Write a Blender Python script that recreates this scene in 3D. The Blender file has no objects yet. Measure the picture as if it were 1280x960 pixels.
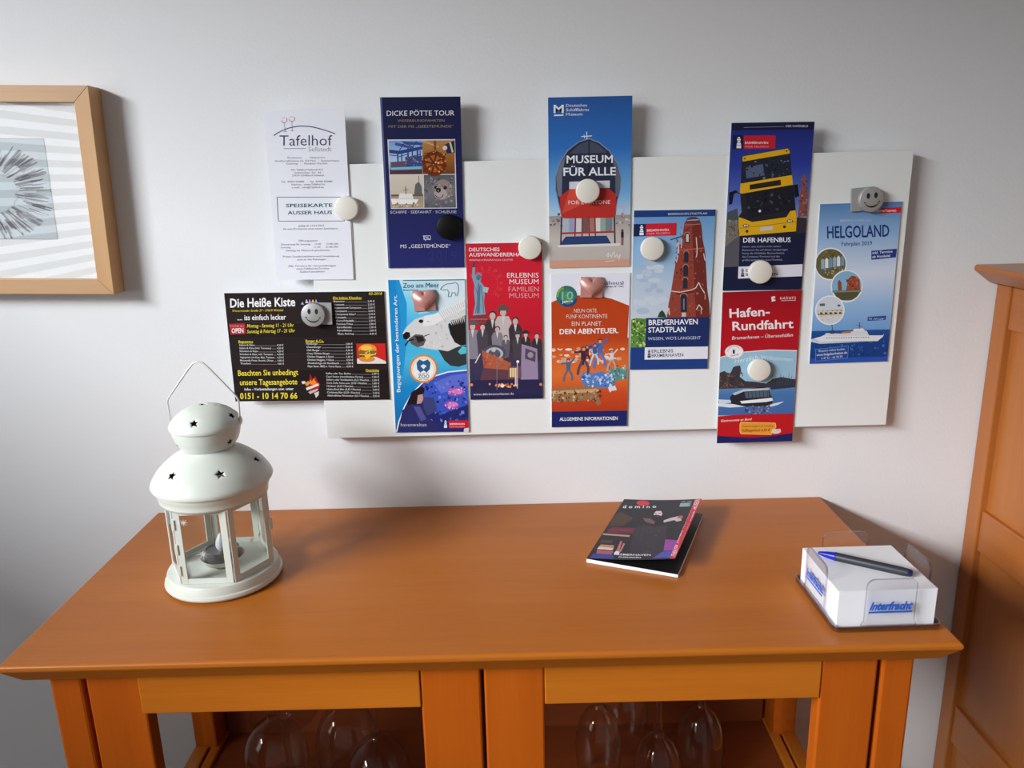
import bpy, bmesh, math, random
import numpy as np
from mathutils import Vector, Matrix
from mathutils.geometry import delaunay_2d_cdt

random.seed(7)
SC = bpy.context.scene
COL = SC.collection
PI = math.pi

# ---------------------------------------------------------------- camera, world, light, exposure
cam_d = bpy.data.cameras.new('camera')
cam = bpy.data.objects.new('camera', cam_d)
COL.objects.link(cam)
cam_d.sensor_width = 36.0
cam_d.lens = 27.58
cam_d.clip_start = 0.02
_r = Vector((0.99971, -0.0055, -0.02364))
_d = Vector((-0.02426, -0.25467, -0.96672))
_f = Vector((-0.0007, 0.96701, -0.25473))
cam.matrix_world = Matrix(((_r.x, -_d.x, -_f.x, -0.00482), (_r.y, -_d.y, -_f.y, -1.05018),
                           (_r.z, -_d.z, -_f.z, 1.31540), (0, 0, 0, 1)))
SC.camera = cam

SC.view_settings.view_transform = 'Standard'
SC.view_settings.look = 'None'
SC.view_settings.gamma = 1.0
SC.view_settings.use_curve_mapping = False
SC.view_settings.exposure = 0.09
SC.cycles.use_denoising = True
SC.cycles.max_bounces = 10
SC.cycles.transparent_max_bounces = 24
SC.cycles.sample_clamp_indirect = 4.0

world = bpy.data.worlds.new('daylight')
SC.world = world
world.use_nodes = True
world.node_tree.nodes['Background'].inputs[0].default_value = (1.0, 0.97, 0.93, 1)
world.node_tree.nodes['Background'].inputs[1].default_value = 0.22


def area(name, loc, target, sx, sy, power, color=(1, 1, 1)):
    d = bpy.data.lights.new(name, 'AREA')
    d.shape = 'RECTANGLE'
    d.size, d.size_y = sx, sy
    d.energy = power
    d.color = color
    o = bpy.data.objects.new(name, d)
    COL.objects.link(o)
    o.location = loc
    o.rotation_euler = (Vector(target) - Vector(loc)).to_track_quat('-Z', 'Y').to_euler()
    return o


area('sky_beyond_left_window', (-4.5, -3.5, 3.32), (-2.0, -3.5, 1.82), 4.0, 1.1, 1080, (0.955, 0.985, 1.0))
BLIND_STRENGTH = 3.2


# ---------------------------------------------------------------- materials
def lin(c):
    return tuple((v / 255 / 12.92) if v / 255 <= 0.04045 else ((v / 255 + 0.055) / 1.055) ** 2.4 for v in c)


def material(name, color, rough=0.5, metal=0.0, bump=0.0, bscale=200.0, vary=0.0, vscale=20.0, spec=0.5):
    m = bpy.data.materials.new(name)
    m.use_nodes = True
    n, l = m.node_tree.nodes, m.node_tree.links
    b = n['Principled BSDF']
    c = lin(color)
    b.inputs['Roughness'].default_value = rough
    b.inputs['Metallic'].default_value = metal
    b.inputs['Specular IOR Level'].default_value = spec
    b.inputs['Base Color'].default_value = (*c, 1)
    tc = n.new('ShaderNodeTexCoord')
    if vary:
        t = n.new('ShaderNodeTexNoise')
        t.inputs['Scale'].default_value = vscale
        t.inputs['Detail'].default_value = 4
        r = n.new('ShaderNodeValToRGB')
        r.color_ramp.elements[0].position, r.color_ramp.elements[1].position = 0.3, 0.7
        r.color_ramp.elements[0].color = (*[v * (1 - vary) for v in c], 1)
        r.color_ramp.elements[1].color = (*[min(1, v * (1 + vary)) for v in c], 1)
        l.new(tc.outputs['Object'], t.inputs['Vector'])
        l.new(t.outputs['Fac'], r.inputs['Fac'])
        l.new(r.outputs['Color'], b.inputs['Base Color'])
    if bump:
        t = n.new('ShaderNodeTexNoise')
        t.inputs['Scale'].default_value = bscale
        bp = n.new('ShaderNodeBump')
        bp.inputs['Strength'].default_value = bump
        bp.inputs['Distance'].default_value = 0.001
        l.new(tc.outputs['Object'], t.inputs['Vector'])
        l.new(t.outputs['Fac'], bp.inputs['Height'])
        l.new(bp.outputs['Normal'], b.inputs['Normal'])
    return m


def wood(name, axis, c0, c1, rough=0.33, spec=0.5):
    """fine straight grain along one axis, small dark flecks"""
    m = bpy.data.materials.new(name)
    m.use_nodes = True
    n, l = m.node_tree.nodes, m.node_tree.links
    b = n['Principled BSDF']
    b.inputs['Roughness'].default_value = rough
    b.inputs['Specular IOR Level'].default_value = spec
    tc = n.new('ShaderNodeTexCoord')
    mp = n.new('ShaderNodeMapping')
    s = [38.0, 38.0, 38.0]
    s[axis] = 1.6
    mp.inputs['Scale'].default_value = s
    t = n.new('ShaderNodeTexNoise')
    t.inputs['Scale'].default_value = 1.0
    t.inputs['Detail'].default_value = 6
    t.inputs['Roughness'].default_value = 0.62
    mp2 = n.new('ShaderNodeMapping')
    s2 = [420.0, 420.0, 420.0]
    s2[axis] = 16.0
    mp2.inputs['Scale'].default_value = s2
    t2 = n.new('ShaderNodeTexNoise')
    t2.inputs['Scale'].default_value = 1.0
    t2.inputs['Detail'].default_value = 2
    mp3 = n.new('ShaderNodeMapping')
    s3 = [9.0, 9.0, 9.0]
    s3[axis] = 0.35
    mp3.inputs['Scale'].default_value = s3
    t3 = n.new('ShaderNodeTexNoise')
    t3.inputs['Scale'].default_value = 1.0
    r = n.new('ShaderNodeValToRGB')
    r.color_ramp.elements[0].position, r.color_ramp.elements[1].position = 0.30, 0.72
    r.color_ramp.elements[0].color = (*lin(c0), 1)
    r.color_ramp.elements[1].color = (*lin(c1), 1)
    mx = n.new('ShaderNodeMix')
    mx.data_type = 'FLOAT'
    mx.inputs[0].default_value = 0.30
    mx3 = n.new('ShaderNodeMix')
    mx3.data_type = 'FLOAT'
    mx3.inputs[0].default_value = 0.45
    for mm, tt in ((mp, t), (mp2, t2), (mp3, t3)):
        l.new(tc.outputs['Object'], mm.inputs['Vector'])
        l.new(mm.outputs['Vector'], tt.inputs['Vector'])
    l.new(t.outputs['Fac'], mx.inputs[2])
    l.new(t2.outputs['Fac'], mx.inputs[3])
    l.new(mx.outputs[0], mx3.inputs[2])
    l.new(t3.outputs['Fac'], mx3.inputs[3])
    l.new(mx3.outputs[0], r.inputs['Fac'])
    l.new(r.outputs['Color'], b.inputs['Base Color'])
    return m


def clear(name, tint=(1, 1, 1), ior=1.45, base=0.0, rough=0.02, edge=4.6):
    """thin clear glass or acrylic: see-through with a Fresnel gloss"""
    m = bpy.data.materials.new(name)
    m.use_nodes = True
    n, l = m.node_tree.nodes, m.node_tree.links
    n.remove(n['Principled BSDF'])
    out = n['Material Output']
    tr = n.new('ShaderNodeBsdfTransparent')
    tr.inputs[0].default_value = (*tint, 1)
    gl = n.new('ShaderNodeBsdfGlossy')
    gl.inputs['Roughness'].default_value = rough
    lw = n.new('ShaderNodeLayerWeight')
    lw.inputs['Blend'].default_value = 0.5
    pw = n.new('ShaderNodeMath')
    pw.operation = 'POWER'
    pw.inputs[1].default_value = edge
    f0 = ((ior - 1) / (ior + 1)) ** 2 + base
    ad = n.new('ShaderNodeMath')
    ad.operation = 'MULTIPLY_ADD'
    ad.use_clamp = True
    ad.inputs[1].default_value = 1 - f0
    ad.inputs[2].default_value = f0
    mx = n.new('ShaderNodeMixShader')
    l.new(lw.outputs['Facing'], pw.inputs[0])
    l.new(pw.outputs[0], ad.inputs[0])
    l.new(ad.outputs[0], mx.inputs[0])
    l.new(tr.outputs[0], mx.inputs[1])
    l.new(gl.outputs[0], mx.inputs[2])
    l.new(mx.outputs[0], out.inputs['Surface'])
    return m


def print_material():
    m = bpy.data.materials.new('printed_paper')
    m.use_nodes = True
    n, l = m.node_tree.nodes, m.node_tree.links
    b = n['Principled BSDF']
    a = n.new('ShaderNodeAttribute')
    a.attribute_name = 'ink'
    l.new(a.outputs['Color'], b.inputs['Base Color'])
    b.inputs['Roughness'].default_value = 0.38
    b.inputs['Specular IOR Level'].default_value = 0.18
    return m


WC0, WC1 = (174, 92, 20), (204, 120, 35)
WR0, WR1 = (165, 74, 13), (193, 96, 23)
M_WX = wood('beech_grain_lengthwise', 0, WC0, WC1, spec=0.3)
M_WY = wood('beech_grain_deep', 1, WC0, WC1)
M_WZ = wood('beech_grain_upright', 2, WR0, WR1, spec=0.25)
M_WPANEL = wood('cabinet_wood_upright', 2, (154, 86, 36), (178, 110, 52))
M_WCAB = wood('cabinet_wood_deep', 1, (154, 86, 36), (178, 110, 52))
M_WTOP = wood('beech_tabletop', 0, (166, 90, 24), (193, 113, 36), 0.36, 0.32)
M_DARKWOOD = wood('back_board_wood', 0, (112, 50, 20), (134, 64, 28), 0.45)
M_FRAMEX = wood('pale_frame_wood', 0, (178, 136, 94), (202, 162, 120), 0.45)
M_FRAMEZ = wood('pale_frame_wood_upright', 2, (178, 132, 86), (200, 156, 108), 0.45)
M_WALL = material('matt_wall_paint', (227, 228, 231), 0.85, bump=0.25, bscale=260, spec=0.2)
M_CEIL = material('ceiling_paint', (190, 188, 182), 0.9)
M_FLOOR = wood('floor_boards', 1, (62, 48, 38), (84, 66, 52), 0.6)
M_BOARD = material('white_enamelled_steel', (230, 233, 233), 0.25)
M_PAPER = material('white_paper', (236, 237, 242), 0.7)
M_PRINT = print_material()
M_WHITEMET = material('off_white_lacquered_tin', (216, 221, 213), 0.38)
M_INNER_SHADE = material('tin_inside_painted_shade', (40, 42, 40), 0.8)  # shade inside roof and cap painted as near-black colour, darkens the star holes
M_WIRE = material('white_wire', (214, 214, 210), 0.35, metal=0.2)
M_ALU = material('dull_aluminium', (150, 152, 156), 0.4, metal=0.85)
M_STEEL = material('brushed_silver', (172, 172, 172), 0.42, metal=0.4)
M_ROSE = material('rose_metal', (208, 150, 142), 0.32, metal=0.35)
M_MAGW = material('white_plastic', (226, 222, 212), 0.4)
M_MAGB = material('black_plastic', (9, 9, 11), 0.4, spec=0.2)
M_BLACK = material('black_ink', (18, 18, 20), 0.5)
M_FLAME = material('milky_plastic', (214, 212, 222), 0.35)
M_PENBODY = material('charcoal_rubber', (44, 46, 54), 0.45)
M_PENBLUE = material('blue_plastic', (24, 30, 170), 0.3)
M_GLASS = clear('clear_glass', (0.97, 0.98, 0.975))
M_GLASSEDGE = clear('glass_edge', (0.55, 0.68, 0.60), base=0.12)
M_WINE = clear('wine_glass_crystal', (0.96, 0.96, 0.96), ior=1.5, base=0.012, edge=3.0)
M_ACRYL = clear('clear_acrylic', (0.985, 0.985, 0.99), ior=1.45, base=0.0)
M_ACRYLEDGE = clear('acrylic_edge', (0.60, 0.60, 0.68), base=0.16, rough=0.1)
M_ETCH = material('white_etching', (226, 230, 226), 0.6)
M_BLUEINK = material('blue_ink', (40, 96, 196), 0.5)


def emission(name, color, s):
    m = bpy.data.materials.new(name)
    m.use_nodes = True
    n, l = m.node_tree.nodes, m.node_tree.links
    b = n['Principled BSDF']
    b.inputs['Base Color'].default_value = (*lin(color), 1)
    b.inputs['Emission Color'].default_value = (*lin(color), 1)
    b.inputs['Emission Strength'].default_value = s
    return m


# ---------------------------------------------------------------- object helpers
def link(o, parent=None):
    COL.objects.link(o)
    if parent is not None:
        o.parent = parent
    return o


def tag(o, label=None, cat=None, group=None, kind=None):
    for k, v in (('label', label), ('category', cat), ('group', group), ('kind', kind)):
        if v:
            o[k] = v
    return o


def thing(name, label, cat, loc=(0, 0, 0), rot=(0, 0, 0), group=None):
    o = link(bpy.data.objects.new(name, None))
    o.empty_display_size = 0.02
    o.location = loc
    o.rotation_euler = rot
    return tag(o, label, cat, group)


def obj(name, bm, mats, parent=None, smooth=False, label=None, bevel=0.0, seg=2, autosmooth=None):
    me = bpy.data.meshes.new(name)
    bmesh.ops.recalc_face_normals(bm, faces=bm.faces)
    bm.to_mesh(me)
    bm.free()
    for m in (mats if isinstance(mats, (list, tuple)) else [mats]):
        me.materials.append(m)
    if smooth:
        for p in me.polygons:
            p.use_smooth = True
        if autosmooth:
            me.set_sharp_from_angle(angle=math.radians(autosmooth))
    o = link(bpy.data.objects.new(name, me), parent)
    if label:
        o['label'] = label
    if bevel:
        b = o.modifiers.new('bevel', 'BEVEL')
        b.width = bevel
        b.segments = seg
        b.limit_method = 'ANGLE'
    return o


def box(bm, x0, x1, y0, y1, z0, z1, mi=0):
    v = [bm.verts.new((x, y, z)) for x in (x0, x1) for y in (y0, y1) for z in (z0, z1)]
    for q in ((0, 1, 3, 2), (4, 6, 7, 5), (0, 4, 5, 1), (2, 3, 7, 6), (0, 2, 6, 4), (1, 5, 7, 3)):
        f = bm.faces.new([v[i] for i in q])
        f.material_index = mi
    return v


def newbox(*a):
    bm = bmesh.new()
    box(bm, *a)
    return bm


def lathe(prof, n=64, bm=None, mi=0, cap0=False, cap1=False):
    bm = bm or bmesh.new()
    rings = []
    for r, z in prof:
        if r < 1e-6:
            rings.append([bm.verts.new((0, 0, z))])
        else:
            rings.append([bm.verts.new((r * math.cos(2 * PI * k / n), r * math.sin(2 * PI * k / n), z)) for k in range(n)])
    for a, b in zip(rings, rings[1:]):
        for k in range(n):
            q = [a[k % len(a)], a[(k + 1) % len(a)], b[(k + 1) % len(b)], b[k % len(b)]]
            u = []
            for w in q:
                if w not in u:
                    u.append(w)
            if len(u) > 2:
                bm.faces.new(u).material_index = mi
    if cap0 and len(rings[0]) > 1:
        bm.faces.new(rings[0]).material_index = mi
    if cap1 and len(rings[-1]) > 1:
        bm.faces.new(rings[-1]).material_index = mi
    return bm


def tube(pts, r, n=10, bm=None, closed=False):
    bm = bm or bmesh.new()
    P = [Vector(p) for p in pts]
    rings = []
    up = None
    for i, p in enumerate(P):
        a = P[max(i - 1, 0)]
        b = P[min(i + 1, len(P) - 1)]
        t = (b - a).normalized()
        if up is None:
            up = t.orthogonal().normalized()
        up = (up - t * up.dot(t)).normalized()
        s = t.cross(up)
        rr = r[i] if isinstance(r, (list, tuple)) else r
        rings.append([bm.verts.new(p + (up * math.cos(2 * PI * k / n) + s * math.sin(2 * PI * k / n)) * rr) for k in range(n)])
    for a, b in zip(rings, rings[1:]):
        for k in range(n):
            bm.faces.new((a[k], a[(k + 1) % n], b[(k + 1) % n], b[k]))
    bm.faces.new(rings[0])
    bm.faces.new(rings[-1])
    return bm


def extrude_poly(pts, y0, y1, bm=None, mi=0):
    """polygon in x,z extruded from y0 to y1"""
    bm = bm or bmesh.new()
    a = [bm.verts.new((x, y0, z)) for x, z in pts]
    b = [bm.verts.new((x, y1, z)) for x, z in pts]
    n = len(pts)
    bm.faces.new(a).material_index = mi
    bm.faces.new(b).material_index = mi
    for k in range(n):
        bm.faces.new((a[k], a[(k + 1) % n], b[(k + 1) % n], b[k])).material_index = mi
    return bm


def copy_tree(o, parent=None):
    c = o.copy()
    COL.objects.link(c)
    c.parent = parent
    for ch in list(o.children):
        copy_tree(ch, c)
    return c


def star_pts(r, inner=0.42, rot=0.0):
    return [((r if k % 2 == 0 else r * inner) * math.cos(rot + PI / 2 + k * PI / 5),
             (r if k % 2 == 0 else r * inner) * math.sin(rot + PI / 2 + k * PI / 5)) for k in range(10)]


# ---------------------------------------------------------------- printing on paper
_TXT = {}


def glyphs(s, off=0.0):
    """flat triangles of a line of lettering, from Blender's own font"""
    key = (s, off)
    if key in _TXT:
        return _TXT[key]
    cu = bpy.data.curves.new('lettering', 'FONT')
    cu.body = s
    cu.resolution_u = 2
    cu.offset = off
    o = bpy.data.objects.new('lettering', cu)
    COL.objects.link(o)
    dg = bpy.context.evaluated_depsgraph_get()
    dg.update()
    me = bpy.data.meshes.new_from_object(o.evaluated_get(dg))
    V = [(v.co.x, v.co.y) for v in me.vertices]
    F = [tuple(p.vertices) for p in me.polygons]
    bpy.data.objects.remove(o)
    bpy.data.curves.remove(cu)
    bpy.data.meshes.remove(me)
    _TXT[key] = (V, F)
    return V, F


CAP = max(v[1] for v in glyphs('H')[0])


def homography(src):
    """layout grid of a sheet -> (s, t) in 0..1, t down from the top edge"""
    A, B = [], []
    for (x, y), (u, v) in zip(src, ((0, 0), (1, 0), (1, 1), (0, 1))):
        A += [[x, y, 1, 0, 0, 0, -u * x, -u * y], [0, 0, 0, x, y, 1, -v * x, -v * y]]
        B += [u, v]
    h = np.append(np.linalg.solve(np.array(A, float), np.array(B, float)), 1).reshape(3, 3)
    return h


class Print:
    """artwork on one sheet; surf(s, t, level) gives the point on the paper"""

    def __init__(self, quad, surf, root, w, h):
        self.H = homography(quad)
        self.surf, self.root, self.w, self.h = surf, root, w, h
        self.mm = h / (0.5 * (math.dist(quad[0], quad[3]) + math.dist(quad[1], quad[2])))
        self.ops = []
        self.z = 5e-5
        self.clip = True

    def st(self, x, y):
        q = self.H @ np.array([x, y, 1.0])
        s, t = q[0] / q[2], q[1] / q[2]
        if self.clip:
            s, t = min(max(s, 0), 1), min(max(t, 0), 1)
        return s, t

    def begin(self):
        self.ops = []

    def add(self, V, F, C, lv):
        self.ops.append((lv, len(self.ops), V, F, C))

    def end(self, name, label=None):
        """lay the inks down in order, each a hair above the last; blocks of print that stand apart become parts of their own"""
        ops = sorted(self.ops, key=lambda q: q[:2])
        boxes = []
        for q in ops:
            pts = [self.st(x, y) for x, y in q[2]]
            u, v = [a[0] * self.w for a in pts], [a[1] * self.h for a in pts]
            boxes.append((min(u), max(u), min(v), max(v)))
        whole = any(k in name for k in ('photo', 'picture', 'art', 'badge', 'list', 'print'))
        grp = [0] * len(ops) if whole else list(range(len(ops)))
        if not whole:
            gap = 0.0075 if 'lettering' in name else 0.016
            for i in range(len(ops)):
                for j in range(i):
                    a, b = boxes[i], boxes[j]
                    if max(a[0] - b[1], b[0] - a[1]) < gap and max(a[2] - b[3], b[2] - a[3]) < gap and grp[i] != grp[j]:
                        o_, n_ = grp[i], grp[j]
                        grp = [n_ if g == o_ else g for g in grp]
        out = None
        bms = {g: bmesh.new() for g in dict.fromkeys(grp)}
        lays = {g: bms[g].loops.layers.float_color.new('ink') for g in bms}
        for g, (lv, _, V, F, C) in zip(grp, ops):
            bm, lay = bms[g], lays[g]
            self.z += 1.3e-6
            vs = [bm.verts.new(self.surf(*self.st(x, y), self.z)) for x, y in V]
            for f, c in zip(F, C):
                try:
                    fc = bm.faces.new([vs[i] for i in f])
                except ValueError:
                    continue
                for lp, cc in zip(fc.loops, c):
                    lp[lay] = (*lin(cc), 1)
        for g in bms:
            o = obj(name, bms[g], M_PRINT, self.root, label=label)
            out = out or o
        self.z += 4e-6
        return out

    def poly(self, pts, c, lv=2):
        n = len(pts)
        if n <= 4:
            self.add(list(pts), [tuple(range(n))], [[c] * n], lv)
        else:
            res = delaunay_2d_cdt([Vector(q) for q in pts], [(i, (i + 1) % n) for i in range(n)], [list(range(n))], 1, 1e-5)
            self.add([(v.x, v.y) for v in res[0]], [tuple(f) for f in res[2]], [[c] * len(f) for f in res[2]], lv)

    def rect(self, x0, y0, x1, y1, c, lv=2):
        self.poly([(x0, y0), (x1, y0), (x1, y1), (x0, y1)], c, lv)

    def grad(self, corners, stops, lv=1, n=1):
        """quad filled with a vertical blend; stops = [(t, colour)]"""
        (ax, ay), (bx, by), (cx, cy), (dx, dy) = corners
        V, F, C = [], [], []
        for i, (t, c) in enumerate(stops):
            p = (ax + (dx - ax) * t, ay + (dy - ay) * t)
            q = (bx + (cx - bx) * t, by + (cy - by) * t)
            V += [p, q]
            if i:
                F.append((2 * i - 2, 2 * i - 1, 2 * i + 1, 2 * i))
                C.append([stops[i - 1][1], stops[i - 1][1], c, c])
        self.add(V, F, C, lv)

    def disc(self, x, y, r, c, lv=2, ry=None, n=24, c2=None):
        ry = ry or r
        V = [(x, y)] + [(x + r * math.cos(2 * PI * k / n), y + ry * math.sin(2 * PI * k / n)) for k in range(n)]
        self.add(V, [(0, 1 + k, 1 + (k + 1) % n) for k in range(n)], [[c2 or c, c, c]] * n, lv)

    def line(self, pts, w, c, lv=3):
        for (x0, y0), (x1, y1) in zip(pts, pts[1:]):
            L = math.hypot(x1 - x0, y1 - y0) or 1
            nx, ny = -(y1 - y0) / L * w / 2, (x1 - x0) / L * w / 2
            self.poly([(x0 + nx, y0 + ny), (x1 + nx, y1 + ny), (x1 - nx, y1 - ny), (x0 - nx, y0 - ny)], c, lv)

    def arc(self, x, y, r, a0, a1, w, c, lv=3, n=16, ry=None):
        ry = ry or r
        self.line([(x + r * math.cos(math.radians(a0 + (a1 - a0) * k / n)), y - ry * math.sin(math.radians(a0 + (a1 - a0) * k / n))) for k in range(n + 1)], w, c, lv)

    def frame(self, x0, y0, x1, y1, w, c, lv=3):
        self.line([(x0, y0), (x1, y0)], w, c, lv)
        self.line([(x1, y0), (x1, y1)], w, c, lv)
        self.line([(x1, y1), (x0, y1)], w, c, lv)
        self.line([(x0, y1), (x0, y0)], w, c, lv)

    def speckle(self, x0, y0, x1, y1, n, cols, s0, s1, lv=3, inside=None):
        for _ in range(n):
            x, y = random.uniform(x0, x1), random.uniform(y0, y1)
            if inside and not inside(x, y):
                continue
            s = random.uniform(s0, s1)
            a = random.uniform(0, PI)
            e = random.uniform(0.3, 1)
            pts = [(x + s * math.cos(a + k * PI / 2) * (e if k % 2 else 1), y + s * math.sin(a + k * PI / 2) * (e if k % 2 else 1)) for k in range(4)]
            self.poly(pts, random.choice(cols), lv)

    def text(self, s, x0, y0, x1, cap, c, y1=None, bold=0.0, slant=0.0, lv=7):
        """one line fitted between two baseline points, cap height in grid units"""
        V, F = glyphs(s, round(bold * (0.65 if bold > 0 else 1), 4))
        if not V:
            return
        y1 = y0 if y1 is None else y1
        xa, xb = min(v[0] for v in V), max(v[0] for v in V)
        ux, uy = (x1 - x0), (y1 - y0)
        L = math.hypot(ux, uy)
        ux, uy = ux / L, uy / L
        sx, sy = L / (xb - xa), cap / CAP
        P = []
        for a, b in V:
            p, q = (a - xa) * sx + slant * b * sy, b * sy
            P.append((x0 + ux * p + uy * q, y0 + uy * p - ux * q))
        self.add(P, F, [[c] * len(f) for f in F], lv)

    def arctext(self, s, x, y, r, a0, a1, cap, c, bold=0.0, lv=7):
        n = len(s)
        for i, ch in enumerate(s):
            if ch == ' ':
                continue
            a = math.radians(a0 + (a1 - a0) * (i + 0.5) / n)
            px, py = x + r * math.cos(a), y - r * math.sin(a)
            tx, ty = math.sin(a), math.cos(a)
            w = cap * (0.3 if ch in 'Il1' else 0.62)
            self.text(ch, px - tx * w / 2, py - ty * w / 2, px + tx * w / 2, cap, c, y1=py + ty * w / 2, bold=bold, lv=lv)

    def beacon(self, x, y, h, c, lv=6):
        """small striped lighthouse sign"""
        w = h * 0.42
        for k, (a, b, ww) in enumerate(((0, .12, .45), (.16, .3, .8), (.34, .5, .6), (.54, .7, .9), (.74, 1, 1))):
            self.rect(x - w * ww / 2, y - h / 2 + h * a, x + w * ww / 2, y - h / 2 + h * b, c, lv)


SHEET_T = 0.0016
BOARD_Y = -0.0206


def leaflet(label, cx, cz, deg, w, h, quad, color, y=BOARD_Y, thick=SHEET_T, cat='leaflet', name='leaflet'):
    root = thing(name, label, cat, (cx, y, cz), (0, -math.radians(deg), 0), 'leaflets on the magnetic board')
    bm = bmesh.new()
    box(bm, -w / 2, w / 2, -thick, 0, -h / 2, h / 2)
    lay = bm.loops.layers.float_color.new('ink')
    for f in bm.faces:
        cc = color if f.calc_center_median().y < -thick * 0.9 else (228, 228, 230)
        for lp in f.loops:
            lp[lay] = (*lin(cc), 1)
    obj('sheet', bm, M_PRINT, root)

    def surf(s, t, lv):
        return ((s - 0.5) * w, -thick - lv, (0.5 - t) * h)
    return Print(quad, surf, root, w, h)


# ================================================================ the room
def struct(name, bm, m, parent=None):
    o = obj(name, bm, m, parent)
    if parent is None:
        o['kind'] = 'structure'
    return o


struct('wall_back', newbox(-2.0, 2.3, 0.0, 0.15, 0.0, 2.5), M_WALL)
bm = bmesh.new()
WY0, WY1, WZ0, WZ1 = -3.12, -0.95, 0.88, 2.30            # window opening in the left wall
box(bm, -2.15, -2.0, WY1, 0.15, 0, 2.5)
box(bm, -2.15, -2.0, -3.3, WY0, 0, 2.5)
box(bm, -2.15, -2.0, WY0, WY1, 0, WZ0)
box(bm, -2.15, -2.0, WY0, WY1, WZ1, 2.5)
struct('wall_left', bm, M_WALL)
struct('floor', newbox(-2.15, 2.3, -3.3, 0.15, -0.1, 0.0), M_FLOOR)
struct('ceiling', newbox(-2.15, 2.3, -3.3, 0.15, 2.5, 2.6), M_CEIL)
win = link(bpy.data.objects.new('window_1', None))
win.location = (-2.0, WY0, WZ0)
win['kind'] = 'structure'
ww, wh = WY1 - WY0, WZ1 - WZ0
bm = bmesh.new()
for a in ((0, .06, 0, wh), (ww - .06, ww, 0, wh), (.06, ww - .06, 0, .06), (.06, ww - .06, wh - .06, wh)):
    box(bm, -.11, -.05, a[0], a[1], a[2], a[3])
obj('window_frame', bm, M_WHITEMET, win)
obj('window_sill', newbox(-.12, .06, -.05, ww + .05, -.03, 0.0), M_WHITEMET, win)
M_BL1 = emission('blind_sheer_band', (238, 242, 248), BLIND_STRENGTH)
M_BL2 = emission('blind_opaque_band', (226, 226, 224), BLIND_STRENGTH * 0.34)
bm = bmesh.new()
z, k = 0.0, 0
while z < .96:
    z2 = z + .031
    box(bm, -.03, -.028, .02, ww - .02, z, z2, k % 2)
    z, k = z2, k + 1
obj('zebra_blind', bm, [M_BL1, M_BL2], win)

# ================================================================ sideboard
TZ = 0.8602
SX = -0.0435                                              # its middle
side = thing('sideboard', 'orange beech sideboard with two open framed doors under the pin board', 'sideboard', (SX, 0, 0))
hw = 0.4757
# top: nosed edge, then a bevel running in underneath
bm = bmesh.new()
prof = [(0.0, 0.0), (-0.0025, -0.0022), (-0.0025, -0.0065), (-0.0005, -0.009), (0.0115, -0.0255)]
loops = []
for ins, dz in prof:
    i = ins + 0.0025
    x0, x1, y0, y1 = -hw + i - .0025, hw - i + .0025, -0.3676 + i - .0025, -0.001
    loops.append([bm.verts.new((x, y, TZ + dz)) for x, y in ((x0, y0), (x1, y0), (x1, y1), (x0, y1))])
bm.faces.new(loops[0])
bm.faces.new(loops[-1])
for a, b in zip(loops, loops[1:]):
    for k in range(4):
        bm.faces.new((a[k], a[(k + 1) % 4], b[(k + 1) % 4], b[k]))
obj('tabletop', bm, M_WTOP, side, bevel=0.0012)
ZU = TZ - 0.0255
YF = -0.3450
for sx in (-1, 1):
    for (y0, y1) in ((YF, YF + .045), (-.058, -.008)):
        a, b = sorted((sx * .4455, sx * .4125))
        obj('leg', newbox(a, b, y0, y1, 0, ZU), M_WZ, side, bevel=0.003)
    # side frame: top rail, rail at shelf height, groove, low rail, and the pane that sits in it
    a, b = sorted((sx * .4455, sx * .4255))
    obj('side_rail', newbox(a, b, YF + .045, -.058, ZU - .05, ZU), M_WY, side, bevel=0.002)
    bm = newbox(a, b, YF + .045, -.058, .468, .510)
    a2, b2 = sorted((sx * .4225, sx * .4085))
    box(bm, a2, b2, YF + .03, -.02, .470, .5075)
    obj('side_rail', bm, M_WY, side, bevel=0.002)
    obj('side_rail', newbox(a, b, YF + .045, -.058, .08, .15), M_WY, side, bevel=0.002)
    a, b = sorted((sx * .4255, sx * .4225))
    obj('side_pane', newbox(a, b, YF + .03, -.05, .512, ZU - .05), M_GLASS, side)
    # door of this side: two stiles, top rail, middle and bottom rails
    door = link(bpy.data.objects.new('door', None), side)
    e0, e1, i0, i1 = .4075, .3495, .0019, .0640
    for a, b in ((e0, e1), (i0, i1)):
        p, q = sorted((sx * a, sx * b))
        obj('stile', newbox(p, q, YF - .001, YF + .019, .06, ZU - .0006), M_WZ, door, bevel=0.0022)
    p, q = sorted((sx * (e1 + .0045 * (sx < 0)), sx * (i1 + .0003)))
    obj('rail', newbox(p, q, YF - .0022, YF + .0185, ZU - .0495, ZU - .0006), M_WX, door, bevel=0.0012)
    obj('rail', newbox(p, q, YF - .0015, YF + .0185, .06, .115), M_WX, door, bevel=0.0012)
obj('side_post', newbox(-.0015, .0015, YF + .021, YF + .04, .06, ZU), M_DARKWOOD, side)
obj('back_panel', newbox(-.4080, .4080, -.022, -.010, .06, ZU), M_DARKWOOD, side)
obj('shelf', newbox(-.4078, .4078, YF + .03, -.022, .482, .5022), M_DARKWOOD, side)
obj('shelf', newbox(-.4078, .4078, YF + .022, -.022, .08, .10), M_DARKWOOD, side)

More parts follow.
